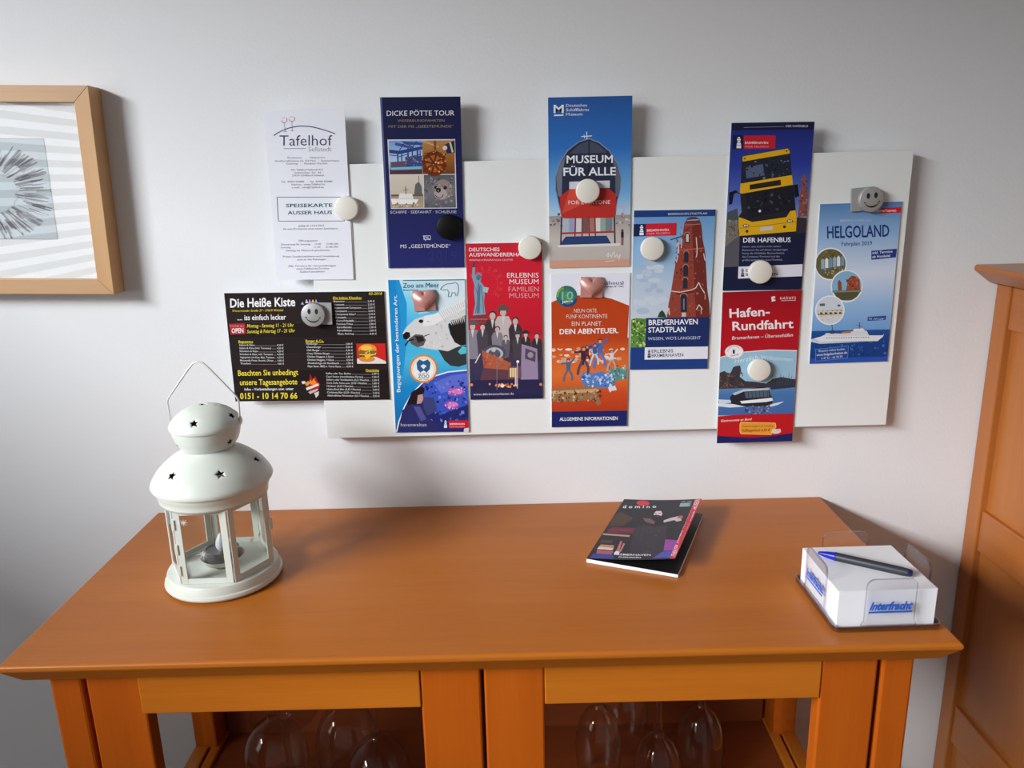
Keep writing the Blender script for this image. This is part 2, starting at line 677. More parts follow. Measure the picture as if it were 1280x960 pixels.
# ================================================================ tall cabinet on the right
CX = 0.648
cab = thing('cabinet', 'tall orange beech cabinet with panelled side, right of the sideboard', 'cabinet', (CX, 0, 0))
bm = bmesh.new()
prof = [(0.0, 1.1885), (-0.002, 1.186), (-0.002, 1.1815), (0.020, 1.1650), (.027, 1.1637)]
loops = []
for i, z in prof:
    x0, x1, y0, y1 = -.031 + i, .80, -.47 + i, -.001
    loops.append([bm.verts.new((x, y, z)) for x, y in ((x0, y0), (x1, y0), (x1, y1), (x0, y1))])
bm.faces.new(loops[0])
bm.faces.new(loops[-1])
for a, b in zip(loops, loops[1:]):
    for k in range(4):
        bm.faces.new((a[k], a[(k + 1) % 4], b[(k + 1) % 4], b[k]))
obj('cornice', bm, M_WCAB, cab, bevel=0.0015)
CT = 1.1637
obj('stile', newbox(0, .022, -.031, -.002, 0, CT), M_WPANEL, cab, bevel=0.002)
obj('stile', newbox(0, .022, -.44, -.39, 0, CT), M_WPANEL, cab, bevel=0.002)
for z0, z1 in ((1.105, CT), (.785, .846), (.465, .528), (.06, .14)):
    bm = bmesh.new()
    box(bm, .0035, .022, -.39, -.031, z0, z1)
    obj('rail', bm, M_WCAB, cab, bevel=0.0018)
for z0, z1 in ((.846, 1.105), (.528, .785), (.14, .465)):
    obj('side_panel', newbox(.010, .018, -.39, -.031, z0, z1), M_WPANEL, cab)
obj('carcass', newbox(.022, .77, -.43, -.002, 0.03, CT), M_WPANEL, cab)
obj('front_door', newbox(.03, .395, -.45, -.431, .06, CT - .01), M_WPANEL, cab, bevel=.003)
obj('front_door', newbox(.40, .765, -.45, -.431, .06, CT - .01), M_WPANEL, cab, bevel=.003)

# ================================================================ magnetic board
board = thing('magnetic_board', 'wide white enamelled magnetic board on the wall above the sideboard', 'board', (.1233, 0, 1.1545))
w2, h2 = .3859, .1817
bm = newbox(-w2, w2, -.020, -.0185, -h2, h2)
obj('panel', bm, M_BOARD, board, bevel=0.0006)
bm = bmesh.new()
box(bm, -w2 + .001, w2 - .001, -.0185, -.008, -h2 + .001, -h2 + .004)
box(bm, -w2 + .001, w2 - .001, -.0185, -.008, h2 - .004, h2 - .001)
box(bm, -w2 + .001, -w2 + .004, -.0185, -.008, -h2 + .004, h2 - .004)
box(bm, w2 - .004, w2 - .001, -.0185, -.008, -h2 + .004, h2 - .004)
box(bm, -.30, .30, -.0185, -.0002, .08, .12)
obj('folded_edge', bm, M_BOARD, board)

# ================================================================ picture at the left
FR, FW, FT, FB = -.5165, .30, 1.4400, 1.1845
fw = .0195
pic = thing('picture_frame', 'pale wooden picture frame with grey ink burst print at left', 'picture',
            (FR - FW / 2, 0, (FT + FB) / 2), (0, math.radians(1.6), 0))
a, b = FW / 2, (FT - FB) / 2


def mitre(pts_out, pts_in):
    bm = bmesh.new()
    f = [bm.verts.new((x, -.031, z)) for x, z in pts_out + pts_in[::-1]]
    g = [bm.verts.new((x, -.001, z)) for x, z in pts_out + pts_in[::-1]]
    bm.faces.new(f)
    bm.faces.new(g)
    for k in range(4):
        bm.faces.new((f[k], f[(k + 1) % 4], g[(k + 1) % 4], g[k]))
    return bm


o4 = [(-a, -b), (a, -b), (a, b), (-a, b)]
i4 = [(-a + fw, -b + fw), (a - fw, -b + fw), (a - fw, b - fw), (-a + fw, b - fw)]
for k in range(4):
    obj('frame_bar', mitre([o4[k], o4[(k + 1) % 4]], [i4[k], i4[(k + 1) % 4]]), M_FRAMEX if k % 2 == 0 else M_FRAMEZ, pic, bevel=0.0006)
obj('mat_board', newbox(-a + fw - .003, a - fw + .003, -.0225, -.018, -b + fw - .003, b - fw + .003), material('mat_card', (218, 219, 221), .8), pic)
pr = Print([(0, 0), (200, 0), (200, 160), (0, 160)],
           lambda s, t, lv: ((s - .5) * .172 - .003, -.0226 - lv, (.5 - t) * .1245 + .004), pic, .172, .1245)
pr.begin()
pr.rect(0, 0, 200, 160, (150, 153, 158), 1)
pr.rect(1, 1, 199, 159, (176, 186, 192), 2)
rnd = random.Random(3)
for k in range(260):                                       # ink thrown outward from a pale core
    an = rnd.uniform(0, 2 * PI)
    r0 = rnd.uniform(.44, .8)
    r1 = min(1.06, r0 + rnd.uniform(.12, .5))
    wv = rnd.uniform(.005, .026)
    c = rnd.choice([(58, 58, 66), (74, 74, 82), (96, 96, 104), (120, 122, 130)])
    P = lambda r, a_: (100 + 98 * r * math.cos(a_), 82 + 76 * r * math.sin(a_))
    pr.poly([P(r0, an - wv * 1.5), P(r0, an + wv * 1.5), P(r1, an + wv * .6), P(r1, an - wv * .6)], c, 3)
for k in range(60):
    an = rnd.uniform(0, 2 * PI)
    pr.poly([P(.5, an - .004), P(.5, an + .004), P(1, an + .006), P(1, an - .006)], (190, 198, 202), 5)
core = [P(.46 + .09 * rnd.random(), 2 * PI * k / 40) for k in range(40)]
pr.poly(core, (168, 180, 186), 6)
pr.clip = True
pr.end('ink_print')
M_PICGLASS = clear('picture_glass', (1, 1, 1), ior=1.5, rough=0.0)
obj('glazing', newbox(-a + fw - .002, a - fw + .002, -.0262, -.0244, -b + fw - .002, b - fw + .002), M_PICGLASS, pic)

# ================================================================ leaflets
NAVY, WHITE = (30, 36, 84), (232, 234, 244)


def fig(p, x, y, h, coat, face=(190, 175, 170), hair=(50, 45, 48), lv=4, hat=None):
    """small printed figure: head, coat, legs; y is the top of the head"""
    r = h * 0.085
    p.poly([(x - r * 1.5, y + r * 2.4), (x + r * 1.5, y + r * 2.4), (x + r * 2.3, y + r * 4), (x + r * 2.0, y + h * .62), (x + r * 1.6, y + h), (x - r * 1.6, y + h), (x - r * 2.0, y + h * .62), (x - r * 2.3, y + r * 4)], coat, lv)
    p.poly([(x - r * .5, y + r * 2.4), (x + r * .5, y + r * 2.4), (x, y + r * 5)], (206, 200, 200), lv + 1)
    p.disc(x, y + r, r * 1.15, hair, lv + 1, n=12)
    p.disc(x, y + r * 1.35, r * .9, face, lv + 2, ry=r * 1.05, n=12)
    if hat:
        p.disc(x, y + r * .3, r * 2.0, hat, lv + 3, ry=r * .55, n=14)
        p.disc(x, y - r * .1, r * 1.1, hat, lv + 3, ry=r * .8, n=12)


# ---- white price list, top left
p = leaflet('white folded menu leaflet with wine glass emblem, top left of the board', -.2569, .1431 + 1.154, -1.2, .0997, .21,
            [(42, 68), (443, 68), (488, 922), (112, 918)], (229, 231, 241))
G = (112, 112, 132)
p.begin()
p.line([(92 + 305 * k / 16, 197 - 44 * math.sin(PI * (k / 16) ** .85) + (k / 16) * -8) for k in range(17)], 5, (74, 70, 112))
for x, y, x2, y2 in ((143, 118, 149, 176), (181, 112, 183, 172)):
    p.arc(x, y, 14, -170, 40, 3, (150, 90, 120))
    p.arc(x, y + 1, 12, 60, 150, 2, (190, 150, 170))
    p.line([(x, y + 14), (x2, y2)], 2, (120, 110, 140))
    p.line([(x2 - 9, y2 + 2), (x2 + 8, y2)], 2.5, (120, 110, 140))
p.line([(140, 263), (250, 263)], 3, (120, 120, 150))
p.end('emblem')
p.begin()
p.text('Tafelhof', 120, 248, 382, 52, (66, 64, 104), bold=-0.004)
p.text('Sellstedt', 264, 278, 378, 23, (138, 140, 158), bold=-0.01)
for s, x0, x1, y in (('Restaurant', 160, 230, 313), ('Partyservice', 272, 346, 313), ('Gesellschaftsräume bis 150 Pers.  -  Seminarräume', 97, 416, 329), ('Catering', 154, 210, 343), ('Fassbier-Verleih', 244, 358, 343),
                     ('Inh. Tafelhof Sellstedt KG', 178, 336, 374), ('Sellstedter Str. 46', 195, 328, 389), ('27619 Schiffdorf-Sellstedt', 182, 343, 403), ('Tel.  04703 920089   -   Fax  04703 920080', 130, 383, 434),
                     ('Internet   www.Tafelhof.de', 180, 346, 448), ('e-mail   info@Tafelhof.de', 182, 340, 463), ('gültig ab 15.01.2019', 215, 342, 655), ('bis zum Erscheinen einer neuen Speisekarte', 140, 410, 670),
                     ('Öffnungszeiten', 216, 310, 730), ('Donnerstag bis Samstag     17:00      21:00 Uhr', 130, 413, 747), ('Sonntag                          11:30      21:00 Uhr', 128, 413, 762),
                     ('Montag bis Mittwoch geschlossen', 155, 370, 778), ('Private Gesellschaftsfeiern nach Vereinbarung', 140, 416, 808), ('auch an den Ruhetagen', 210, 350, 823),
                     ('Alle Termine für Veranstaltungen', 165, 400, 855), ('www.Tafelhof.de/Termine', 205, 367, 869), ('laufend aktualisiert', 225, 346, 884)):
    p.text(s, x0, y, x1, 8.5, G)
p.text('SPEISEKARTE', 153, 558, 383, 17, (20, 88, 98), bold=0.02)
p.text('AUSSER HAUS', 162, 594, 381, 17, (20, 88, 98), bold=0.02)
p.end('lettering')
p.begin()
p.line([(109, 507), (420, 509)], 3, (96, 100, 116))
p.line([(443, 575), (443, 629)], 3, (96, 100, 116))
p.line([(443, 629), (116, 627)], 3, (96, 100, 116))
p.line([(116, 627), (109, 507)], 3, (96, 100, 116))
p.line([(420, 509), (436, 510), (443, 575)], 3, (96, 100, 116))
p.end('ruled_box')
bm = newbox(-.047, .0512, -.0006, .0004, -.1045, .02)
obj('inner_leaf', bm, M_PAPER, p.root)

# ---- navy harbour tour leaflet
p = leaflet('dark navy leaflet with four harbour photos, top row beside the white menu', -.1118, .1551 + 1.154, -.8, .0994, .21,
            [(42, 47), (450, 45), (475, 917), (85, 917)], (30, 32, 80))
p.begin()
p.grad([(42, 47), (450, 45), (475, 917), (85, 917)], [(0, (28, 30, 66)), (.5, (30, 32, 80)), (1, (38, 42, 104))], 1)
p.poly([(42, 47), (52, 47), (95, 917), (85, 917)], (82, 92, 136), 2)
p.end('cover_art')
p.begin()
p.poly([(80, 261), (424, 261), (434, 614), (98, 614)], (205, 205, 214), 2)
p.grad([(87, 267), (256, 267), (259, 438), (92, 438)], [(0, (110, 150, 205)), (.6, (168, 196, 222)), (.8, (110, 140, 170)), (.82, (96, 62, 66)), (1, (74, 44, 48))], 3)
CR = (46, 60, 122)
for x, w_, y_ in ((132, 7, 330), (152, 6, 320), (184, 8, 306), (206, 6, 310), (232, 8, 300), (246, 5, 318)):
    p.line([(x, y_), (x + 2, 402)], w_, CR, 4)
p.poly([(88, 312), (140, 318), (258, 296), (258, 312), (140, 336), (90, 330)], CR, 4)
p.poly([(120, 276), (160, 284), (210, 300), (214, 312), (160, 300), (118, 290)], (66, 82, 142), 4)
p.poly([(150, 270), (258, 278), (258, 290), (176, 288)], (58, 74, 136), 4)
for q in (((140, 318), (168, 276)), ((168, 276), (214, 304)), ((206, 304), (226, 272)), ((226, 272), (256, 298)), ((132, 350), (184, 336)), ((184, 352), (246, 338)), ((90, 340), (132, 344))):
    p.line(q, 4, CR, 5)
p.poly([(170, 350), (256, 344), (256, 398), (172, 402)], (60, 70, 120), 4)
p.poly([(96, 376), (170, 370), (172, 402), (98, 404)], (96, 76, 96), 4)
p.speckle(170, 345, 254, 398, 26, [(90, 104, 160), (40, 46, 90), (150, 110, 100), (120, 136, 180)], 3, 8, 5)
p.poly([(92, 404), (250, 398), (256, 412), (100, 416)], (110, 184, 214), 5)
p.grad([(257, 267), (421, 267), (424, 438), (260, 438)], [(0, (172, 128, 76)), (.5, (150, 96, 44)), (1, (104, 60, 26))], 3)
p.line([(262, 270), (340, 300)], 8, (196, 156, 104), 4)
p.line([(322, 267), (322, 330)], 12, (120, 70, 30), 4)
p.disc(318, 385, 62, (110, 46, 16), 4, ry=64)
p.disc(318, 385, 42, (164, 92, 40), 5, ry=44)
for k in range(8):
    p.line([(318, 385), (318 + 66 * math.cos(k * PI / 4 + .2), min(436, 385 + 66 * math.sin(k * PI / 4 + .2)))], 9, (92, 38, 14), 6)
p.speckle(262, 320, 380, 436, 26, [(230, 170, 110), (200, 120, 60), (70, 30, 12)], 3, 8, 6)
p.poly([(362, 292), (420, 268), (423, 330), (384, 334)], (34, 40, 84), 6)
p.line([(398, 276), (412, 328)], 9, (196, 200, 120), 6)
p.disc(372, 305, 12, (226, 190, 170), 6)
p.grad([(95, 442), (262, 442), (265, 610), (99, 610)], [(0, (206, 198, 184)), (.6, (196, 184, 166)), (.62, (158, 140, 118)), (1, (176, 158, 134))], 3)
p.poly([(216, 540), (222, 490), (240, 476), (254, 500), (258, 545)], (96, 96, 98), 4)
p.line([(240, 476), (240, 446)], 3, (80, 80, 84), 4)
p.rect(100, 541, 262, 550, (92, 84, 76), 4)
p.poly([(98, 562), (238, 566), (226, 590), (104, 590)], (232, 230, 226), 5)
p.poly([(136, 562), (142, 534), (206, 538), (214, 564)], (222, 222, 220), 5)
p.line([(172, 500), (174, 540)], 4, (110, 104, 100), 5)
p.line([(160, 520), (188, 516)], 3, (110, 104, 100), 5)
p.speckle(110, 585, 240, 604, 20, [(214, 200, 180), (120, 104, 84)], 3, 8, 5)
p.grad([(265, 442), (423, 442), (430, 610), (268, 610)], [(0, (86, 86, 92)), (.5, (116, 114, 118)), (1, (92, 92, 98))], 3)
p.speckle(270, 446, 424, 606, 60, [(132, 132, 138), (74, 74, 80), (156, 156, 160)], 3, 10, 4)
p.disc(362, 518, 48, (142, 128, 126), 5, ry=52)
p.disc(352, 540, 32, (172, 158, 156), 6, ry=28)
p.disc(340, 520, 13, (34, 30, 34), 6)
p.disc(374, 508, 9, (28, 24, 28), 6)
p.disc(326, 506, 8, (28, 24, 28), 6)
p.arc(345, 540, 20, 190, 350, 4, (60, 50, 52), 7)
p.speckle(330, 470, 410, 560, 26, [(196, 186, 184), (90, 80, 82)], 2, 6, 6)
p.end('photo_block')
p.begin()
p.text('DICKE PÖTTE TOUR', 77, 141, 420, 25, (226, 226, 234))
p.text('WESERRUNDFAHRTEN', 132, 172, 370, 12, (150, 132, 88))
p.text('MIT DER MS „GEESTEMÜNDE“', 86, 202, 415, 13, (142, 132, 108))
p.text('SCHIFFE · SEEFAHRT · SCHLEUSE', 95, 638, 432, 14, (196, 198, 214))
p.text('MS „GEESTEMÜNDE“', 147, 815, 402, 18, (214, 214, 226))
p.text('2019', 292, 880, 436, 46, (46, 50, 112))
p.end('lettering')
p.begin()
p.line([(263, 752), (276, 780)], 3, (200, 204, 220))
p.frame(266, 753, 300, 772, 2.5, (200, 204, 220))
p.line([(268, 755), (300, 775)], 2.5, (200, 204, 220))
p.text('VL', 276, 769, 294, 12, (200, 204, 220))
p.end('pennant')

# ---- blue museum leaflet
p = leaflet('bright blue leaflet with a big ship bow seen head on, middle of the top row', .0995, .1506 + 1.154, -.15, .1045, .21,
            [(37, 45), (471, 40), (460, 915), (46, 918)], (48, 104, 186))
p.begin()
p.grad([(37, 45), (471, 40), (462, 700), (44, 702)], [(0, (44, 88, 158)), (.4, (50, 112, 192)), (.75, (112, 172, 222)), (.92, (176, 204, 226)), (.925, (150, 146, 146)), (1, (178, 168, 164))], 1)
p.grad([(44, 702), (462, 700), (460, 880), (46, 882)], [(0, (176, 168, 166)), (.4, (196, 188, 184)), (1, (186, 178, 172))], 1)
p.poly([(46, 880), (460, 878), (460, 915), (46, 918)], (206, 154, 134), 1)
p.speckle(48, 640, 460, 705, 90, [(126, 116, 112), (206, 204, 204), (90, 84, 84), (176, 110, 100)], 3, 12, 2)
p.line([(392, 608), (440, 606)], 4, (224, 150, 150), 3)
p.line([(430, 606), (428, 660)], 4, (210, 170, 170), 3)
hull = [(248, 260), (300, 280), (350, 322), (392, 390), (412, 460), (408, 520), (392, 580), (385, 640), (108, 640), (95, 585), (80, 520), (78, 455), (100, 382), (140, 318), (195, 276)]
p.poly([((x - 248) * 1.03 + 248, (y - 460) * 1.02 + 458) for x, y in hull], (130, 140, 164), 3)
p.poly(hull, (44, 50, 70), 4)
p.poly([(248, 266), (300, 290), (342, 330), (150, 332), (195, 288)], (70, 78, 98), 5)
p.poly([(80, 455), (100, 385), (128, 345), (112, 430), (108, 560), (88, 545)], (112, 118, 134), 5)
p.poly([(412, 460), (395, 390), (366, 345), (384, 430), (386, 560), (404, 545)], (92, 100, 118), 5)
p.line([(248, 262), (248, 480)], 5, (30, 32, 46), 5)
p.poly([(98, 552), (150, 514), (352, 514), (388, 545), (388, 650), (368, 664), (124, 664), (106, 650)], (184, 50, 44), 5)
p.poly([(150, 514), (232, 514), (200, 600), (110, 640)], (204, 74, 62), 6)
p.poly([(147, 476), (356, 472), (356, 510), (147, 514)], (202, 202, 216), 6)
p.line([(236, 222), (238, 260)], 4, (226, 230, 236), 3)
p.line([(208, 246), (264, 243)], 4, (226, 230, 236), 3)
p.line([(222, 236), (226, 256)], 3, (226, 230, 236), 3)
for x, c in ((130, (176, 184, 196)), (165, (148, 160, 196)), (200, (206, 206, 210)), (228, (110, 90, 90)), (262, (160, 120, 110)), (296, (214, 216, 214)), (325, (146, 166, 156)), (352, (120, 130, 140))):
    p.rect(x - 17, 664, x + 17, 738, c, 4)
for x in (108, 180, 216, 248, 280, 380):
    p.line([(x, 655), (x - (4 if x < 240 else -4), 795)], 7, (150, 48, 46) if x not in (108, 380) else (50, 44, 66), 5)
p.line([(110, 740), (384, 736)], 9, (172, 52, 50), 6)
p.poly([(130, 757), (340, 755), (366, 800), (95, 802)], (46, 66, 112), 5)
p.poly([(88, 800), (410, 795), (408, 808), (92, 812)], (222, 218, 216), 6)
p.rect(415, 735, 429, 768, (50, 40, 50), 5)
p.rect(416, 766, 428, 805, (150, 84, 96), 5)
p.disc(422, 729, 6, (60, 44, 40), 5)
p.end('cover_photo')
p.begin()
p.text('Deutsches', 130, 93, 237, 14, WHITE, bold=.008)
p.text('Schifffahrts', 130, 116, 248, 14, WHITE, bold=.008)
p.text('Museum', 130, 138, 214, 14, WHITE, bold=.008)
p.text('MUSEUM', 133, 381, 371, 38, WHITE, bold=.028)
p.text('FÜR ALLE', 117, 445, 387, 40, WHITE, bold=.028)
p.text('FOR EVERYONE', 143, 592, 359, 19, (226, 200, 200), bold=.015)
p.end('lettering')
p.begin()
p.text('M', 66, 124, 118, 40, WHITE, bold=.03)
p.poly([(68, 133), (117, 132), (117, 139), (68, 140)], WHITE, 4)
p.end('emblem')
p.begin()
p.line([(336, 862), (352, 842), (346, 868), (362, 852), (366, 866), (378, 838), (384, 868), (394, 850), (398, 870), (412, 852), (404, 884)], 3.5, (226, 222, 220), 5)
p.line([(334, 888), (384, 884)], 3, (226, 222, 220), 5)
p.end('signature')

# ---- bus leaflet
p = leaflet('dark blue leaflet with a yellow double-decker bus, upper right of the board', .3272, .1151 + 1.154, -.53, .1039, .21,
            [(97, 58), (534, 50), (466, 928), (50, 928)], (27, 31, 62))
p.begin()
p.grad([(95, 96), (531, 90), (494, 560), (70, 566)], [(0, (38, 44, 122)), (.4, (44, 62, 156)), (.8, (86, 110, 186)), (1, (136, 148, 188))], 1)
p.poly([(71, 560), (135, 555), (140, 640), (58, 700)], (118, 112, 106), 2)
p.speckle(70, 560, 140, 650, 40, [(92, 86, 82), (146, 138, 130), (78, 84, 70)], 3, 8, 3)
p.poly([(58, 700), (140, 640), (142, 802), (53, 806)], (88, 88, 96), 2)
p.poly([(76, 520), (128, 500), (134, 560), (72, 566)], (70, 84, 96), 2)
p.poly([(492, 552), (436, 548), (432, 640), (486, 640)], (52, 46, 52), 2)
p.poly([(140, 640), (489, 632), (475, 800), (135, 806)], (27, 31, 62), 3)
p.poly([(447, 545), (456, 440), (466, 380), (464, 345), (478, 322), (492, 345), (490, 380), (500, 440), (496, 545)], (132, 76, 74), 2)
p.speckle(450, 350, 498, 545, 34, [(90, 48, 50), (170, 116, 108), (70, 44, 52)], 3, 9, 3)
Y = (222, 172, 30)
p.poly([(150, 240), (160, 226), (392, 188), (402, 206), (414, 330), (420, 380), (426, 420), (440, 560), (438, 622), (432, 638), (140, 646), (133, 632), (132, 545), (150, 520), (142, 420), (146, 370)], (40, 38, 44), 4)
p.poly([(154, 236), (160, 230), (392, 190), (402, 206), (402, 216), (154, 258)], Y, 5)
p.poly([(160, 262), (398, 218), (410, 322), (152, 362)], (36, 40, 54), 5)
p.poly([(170, 290), (260, 270), (270, 330), (175, 345)], (84, 96, 124), 6)
p.speckle(165, 250, 400, 345, 34, [(70, 80, 104), (20, 22, 30), (112, 122, 146)], 3, 10, 6)
p.poly([(144, 372), (414, 328), (420, 378), (140, 426)], Y, 5)
p.poly([(192, 378), (354, 352), (357, 380), (192, 404)], (44, 36, 34), 6)
p.poly([(172, 424), (424, 382), (432, 508), (182, 552)], (30, 32, 42), 5)
p.speckle(185, 420, 425, 520, 34, [(50, 54, 68), (16, 16, 22), (76, 80, 92)], 4, 12, 6)
p.disc(245, 515, 7, (230, 230, 236), 7, n=10)
p.poly([(134, 546), (165, 556), (205, 572), (385, 548), (406, 516), (434, 512), (440, 560), (436, 622), (138, 644), (134, 600)], Y, 6)
p.line([(136, 604), (438, 572)], 3, (168, 122, 24), 7)
for x, y in ((172, 590), (404, 568)):
    p.disc(x, y, 17, (70, 62, 50), 7, ry=8)
    p.disc(x - 5, y, 6, (224, 220, 200), 8, ry=5)
    p.disc(x + 7, y, 5, (214, 206, 190), 8, ry=5)
for x, y in ((178, 620), (375, 598)):
    p.disc(x, y, 8, (64, 54, 40), 7)
p.poly([(246, 600), (313, 594), (313, 614), (248, 620)], (196, 196, 204), 7)
p.poly([(84, 418), (118, 406), (130, 412), (108, 428), (100, 476), (84, 482)], (22, 22, 30), 6)
p.line([(112, 414), (144, 424)], 5, (22, 22, 30), 6)
p.poly([(424, 380), (444, 376), (452, 438), (430, 446)], (22, 22, 30), 6)
p.disc(165, 242, 5, (120, 80, 20), 7)
p.disc(385, 203, 5, (120, 80, 20), 7)
p.end('cover_photo')
p.begin()
p.poly([(104, 122), (160, 122), (160, 192), (102, 193)], (26, 30, 66), 4)
p.poly([(160, 124), (327, 122), (325, 190), (160, 193)], (196, 34, 50), 4)
p.beacon(135, 160, 58, WHITE)
p.text('BREMERHAVEN', 167, 166, 288, 11, (240, 224, 230), bold=.02)
p.text('MEER ERLEBEN!', 167, 185, 291, 9, (226, 150, 160))
p.end('emblem')
p.begin()
p.line([(160, 82), (372, 76)], 2, (150, 156, 186), 3)
p.text('DER HAFENBUS', 381, 79, 498, 11, (206, 208, 224), bold=.01)
p.text('DER HAFENBUS', 158, 678, 408, 24, (234, 236, 246), bold=.022)
for i, (s, x1) in enumerate((('Sehen, was andere nicht sehen!', 356), ('Bestaunen Sie auf dieser einzigartigen', 392), ('Route die Welthäfen Bremerhavens,', 376), ('das Container-Terminal und das', 350), ('größte europäische Auto-Terminal.', 366))):
    p.text(s, 153, 704 + i * 17.5, x1, 9, (170, 172, 196))
p.end('lettering')
p.begin()
p.poly([(133, 804), (472, 795), (469, 858), (131, 866)], (222, 222, 236), 5)
p.beacon(155, 835, 42, (40, 44, 70))
p.text('ERLEBNIS', 172, 831, 280, 14, (50, 52, 76), bold=.02)
p.text('BREMERHAVEN', 172, 852, 340, 14, (50, 52, 76), bold=.02)
p.end('banner')

# ---- sea trip timetable
p = leaflet('pale blue ferry timetable leaflet with white ship, rightmost on the board', .4476, .0142 + 1.154, .41, .1047, .21,
            [(92, 132), (484, 122), (420, 893), (38, 897)], (160, 190, 226))
p.begin()
p.grad([(92, 132), (484, 122), (434, 735), (50, 737)], [(0, (86, 132, 186)), (.25, (146, 182, 222)), (.55, (208, 220, 238)), (.8, (150, 188, 228)), (1, (112, 162, 216))], 1)
p.grad([(50, 737), (434, 735), (422, 868), (40, 872)], [(0, (34, 84, 152)), (.4, (24, 66, 138)), (1, (24, 62, 132))], 1)
p.poly([(40, 872), (422, 868), (420, 893), (38, 897)], (40, 84, 176), 1)
p.speckle(50, 780, 420, 860, 60, [(44, 92, 160), (20, 54, 118), (70, 116, 176)], 3, 9, 2)
p.end('cover_art')
for nm, (x, y, r) in (('a', (142, 415, 78)), ('b', (220, 522, 78)), ('c', (138, 637, 72))):
    p.begin()
    p.disc(x, y, r, (236, 238, 244), 3 if nm != 'b' else 6, n=40)
    q = r - 6
    ins = lambda X, Y: math.hypot(X - x, Y - y) < q - 7
    if nm == 'a':
        p.disc(x, y, q, (104, 98, 62), 4, n=40)
        p.poly([(x - 64, y + 22), (x - 30, y + 2), (x + 64, y - 16), (x + 66, y + 12), (x + 50, y + 40), (x - 50, y + 48)], (96, 100, 92), 5)
        for k in range(6):
            X = x - 46 + k * 19
            p.poly([(X, y - 18 - k * 3), (X + 8, y - 28 - k * 3), (X + 16, y - 18 - k * 3), (X + 16, y + 22 - k * 3), (X, y + 24 - k * 3)], [(146, 176, 190), (226, 230, 232), (118, 150, 176)][k % 3], 6)
        p.speckle(x - 66, y + 20, x + 60, y + 66, 60, [(196, 182, 90), (90, 110, 60), (60, 72, 44), (190, 150, 100)], 3, 8, 6, ins)
        p.speckle(x - 60, y - 66, x + 50, y - 20, 30, [(84, 76, 50), (128, 116, 76)], 4, 9, 5, ins)
    elif nm == 'b':
        p.disc(x, y, q, (132, 180, 212), 7, n=40)
        p.poly([(x - q * .96, y + 20), (x + q * .96, y + 20), (x + q * .7, y + q * .7), (x + q * .35, y + q * .93), (x - q * .35, y + q * .93), (x - q * .7, y + q * .7)], (88, 84, 56), 8)
        p.poly([(x - 70, y + 20), (x + 70, y + 18), (x + 70, y + 28), (x - 70, y + 30)], (110, 140, 130), 9)
        p.poly([(x - 42, y + 22), (x - 44, y - 20), (x - 36, y - 32), (x - 26, y - 18), (x - 24, y + 22)], (142, 72, 52), 9)
        p.poly([(x - 4, y + 24), (x + 6, y - 34), (x + 24, y - 50), (x + 46, y - 46), (x + 62, y - 30), (x + 66, y + 20)], (158, 78, 54), 9)
        p.speckle(x, y - 44, x + 60, y + 18, 34, [(196, 116, 84), (112, 52, 40), (130, 66, 46)], 3, 8, 10, ins)
    else:
        p.disc(x, y, q, (206, 216, 226), 4, n=40)
        p.poly([(x - 60, y + 2), (x + 60, y - 2), (x + 58, y + 20), (x - 58, y + 24)], (150, 140, 116), 5)
        for k in range(5):
            p.disc(x - 46 + k * 23, y + 10, 12, (220, 212, 190), 6, ry=9, n=12)
            p.disc(x - 42 + k * 23, y + 14, 7, (92, 76, 56), 7, ry=5, n=10)
        p.speckle(x - 50, y + 24, x + 50, y + 52, 30, [(222, 214, 196), (190, 186, 176)], 4, 9, 6, ins)
        p.poly([(x - 50, y - 32), (x - 26, y - 34), (x - 22, y - 22), (x - 48, y - 20)], (90, 96, 110), 6)
        p.disc(x + 44, y - 22, 8, (70, 90, 120), 6, ry=5)
    p.end('round_photo')
p.begin()
p.poly([(62, 772), (96, 764), (108, 758), (396, 764), (404, 756), (398, 770), (372, 792), (92, 790)], (226, 230, 236), 4)
p.poly([(106, 762), (120, 748), (200, 752), (236, 742), (318, 740), (330, 764)], (214, 218, 226), 5)
p.poly([(250, 742), (256, 730), (300, 728), (312, 742)], (226, 228, 232), 5)
p.poly([(196, 744), (240, 740), (242, 750), (198, 752)], (196, 120, 60), 6)
p.poly([(140, 752), (142, 736), (158, 734), (160, 752)], (62, 70, 96), 6)
p.line([(150, 738), (148, 706)], 3, (70, 80, 110), 6)
p.line([(282, 730), (282, 698)], 4, (90, 100, 120), 6)
p.line([(268, 712), (296, 718)], 3, (90, 100, 120), 6)
for k in range(18):
    p.rect(120 + k * 12, 770, 126 + k * 12, 774, (70, 90, 120), 6)
p.poly([(40, 776), (72, 772), (90, 790), (300, 794), (90, 800), (42, 790)], (196, 212, 228), 3)
p.end('ship_picture')
p.begin()
p.poly([(385, 152), (482, 148), (479, 174), (381, 178)], (206, 34, 46), 4)
p.text('Bremerhaven', 340, 170, 456, 14, (244, 230, 232), bold=.01)
p.poly([(338, 354), (461, 345), (457, 386), (338, 397)], (36, 62, 132), 4)
p.text('inkl. Termine', 343, 370, 440, 12, WHITE, y1=363, bold=.015, slant=.15)
p.text('ab Hooksiel', 343, 389, 428, 12, WHITE, y1=383, bold=.015, slant=.15)
p.poly([(323, 672), (413, 668), (410, 688), (321, 692)], (42, 76, 146), 4)
p.text('MS „Fair Lady“', 328, 687, 405, 10, (206, 216, 234), slant=.15)
p.poly([(68, 826), (230, 812), (226, 874), (66, 886)], (110, 146, 200), 4)
p.poly([(70, 828), (228, 814), (224, 872), (68, 884)], (34, 74, 150), 5)
p.text('Bequem online buchen', 84, 840, 212, 10, (206, 216, 236), y1=832, bold=.01)
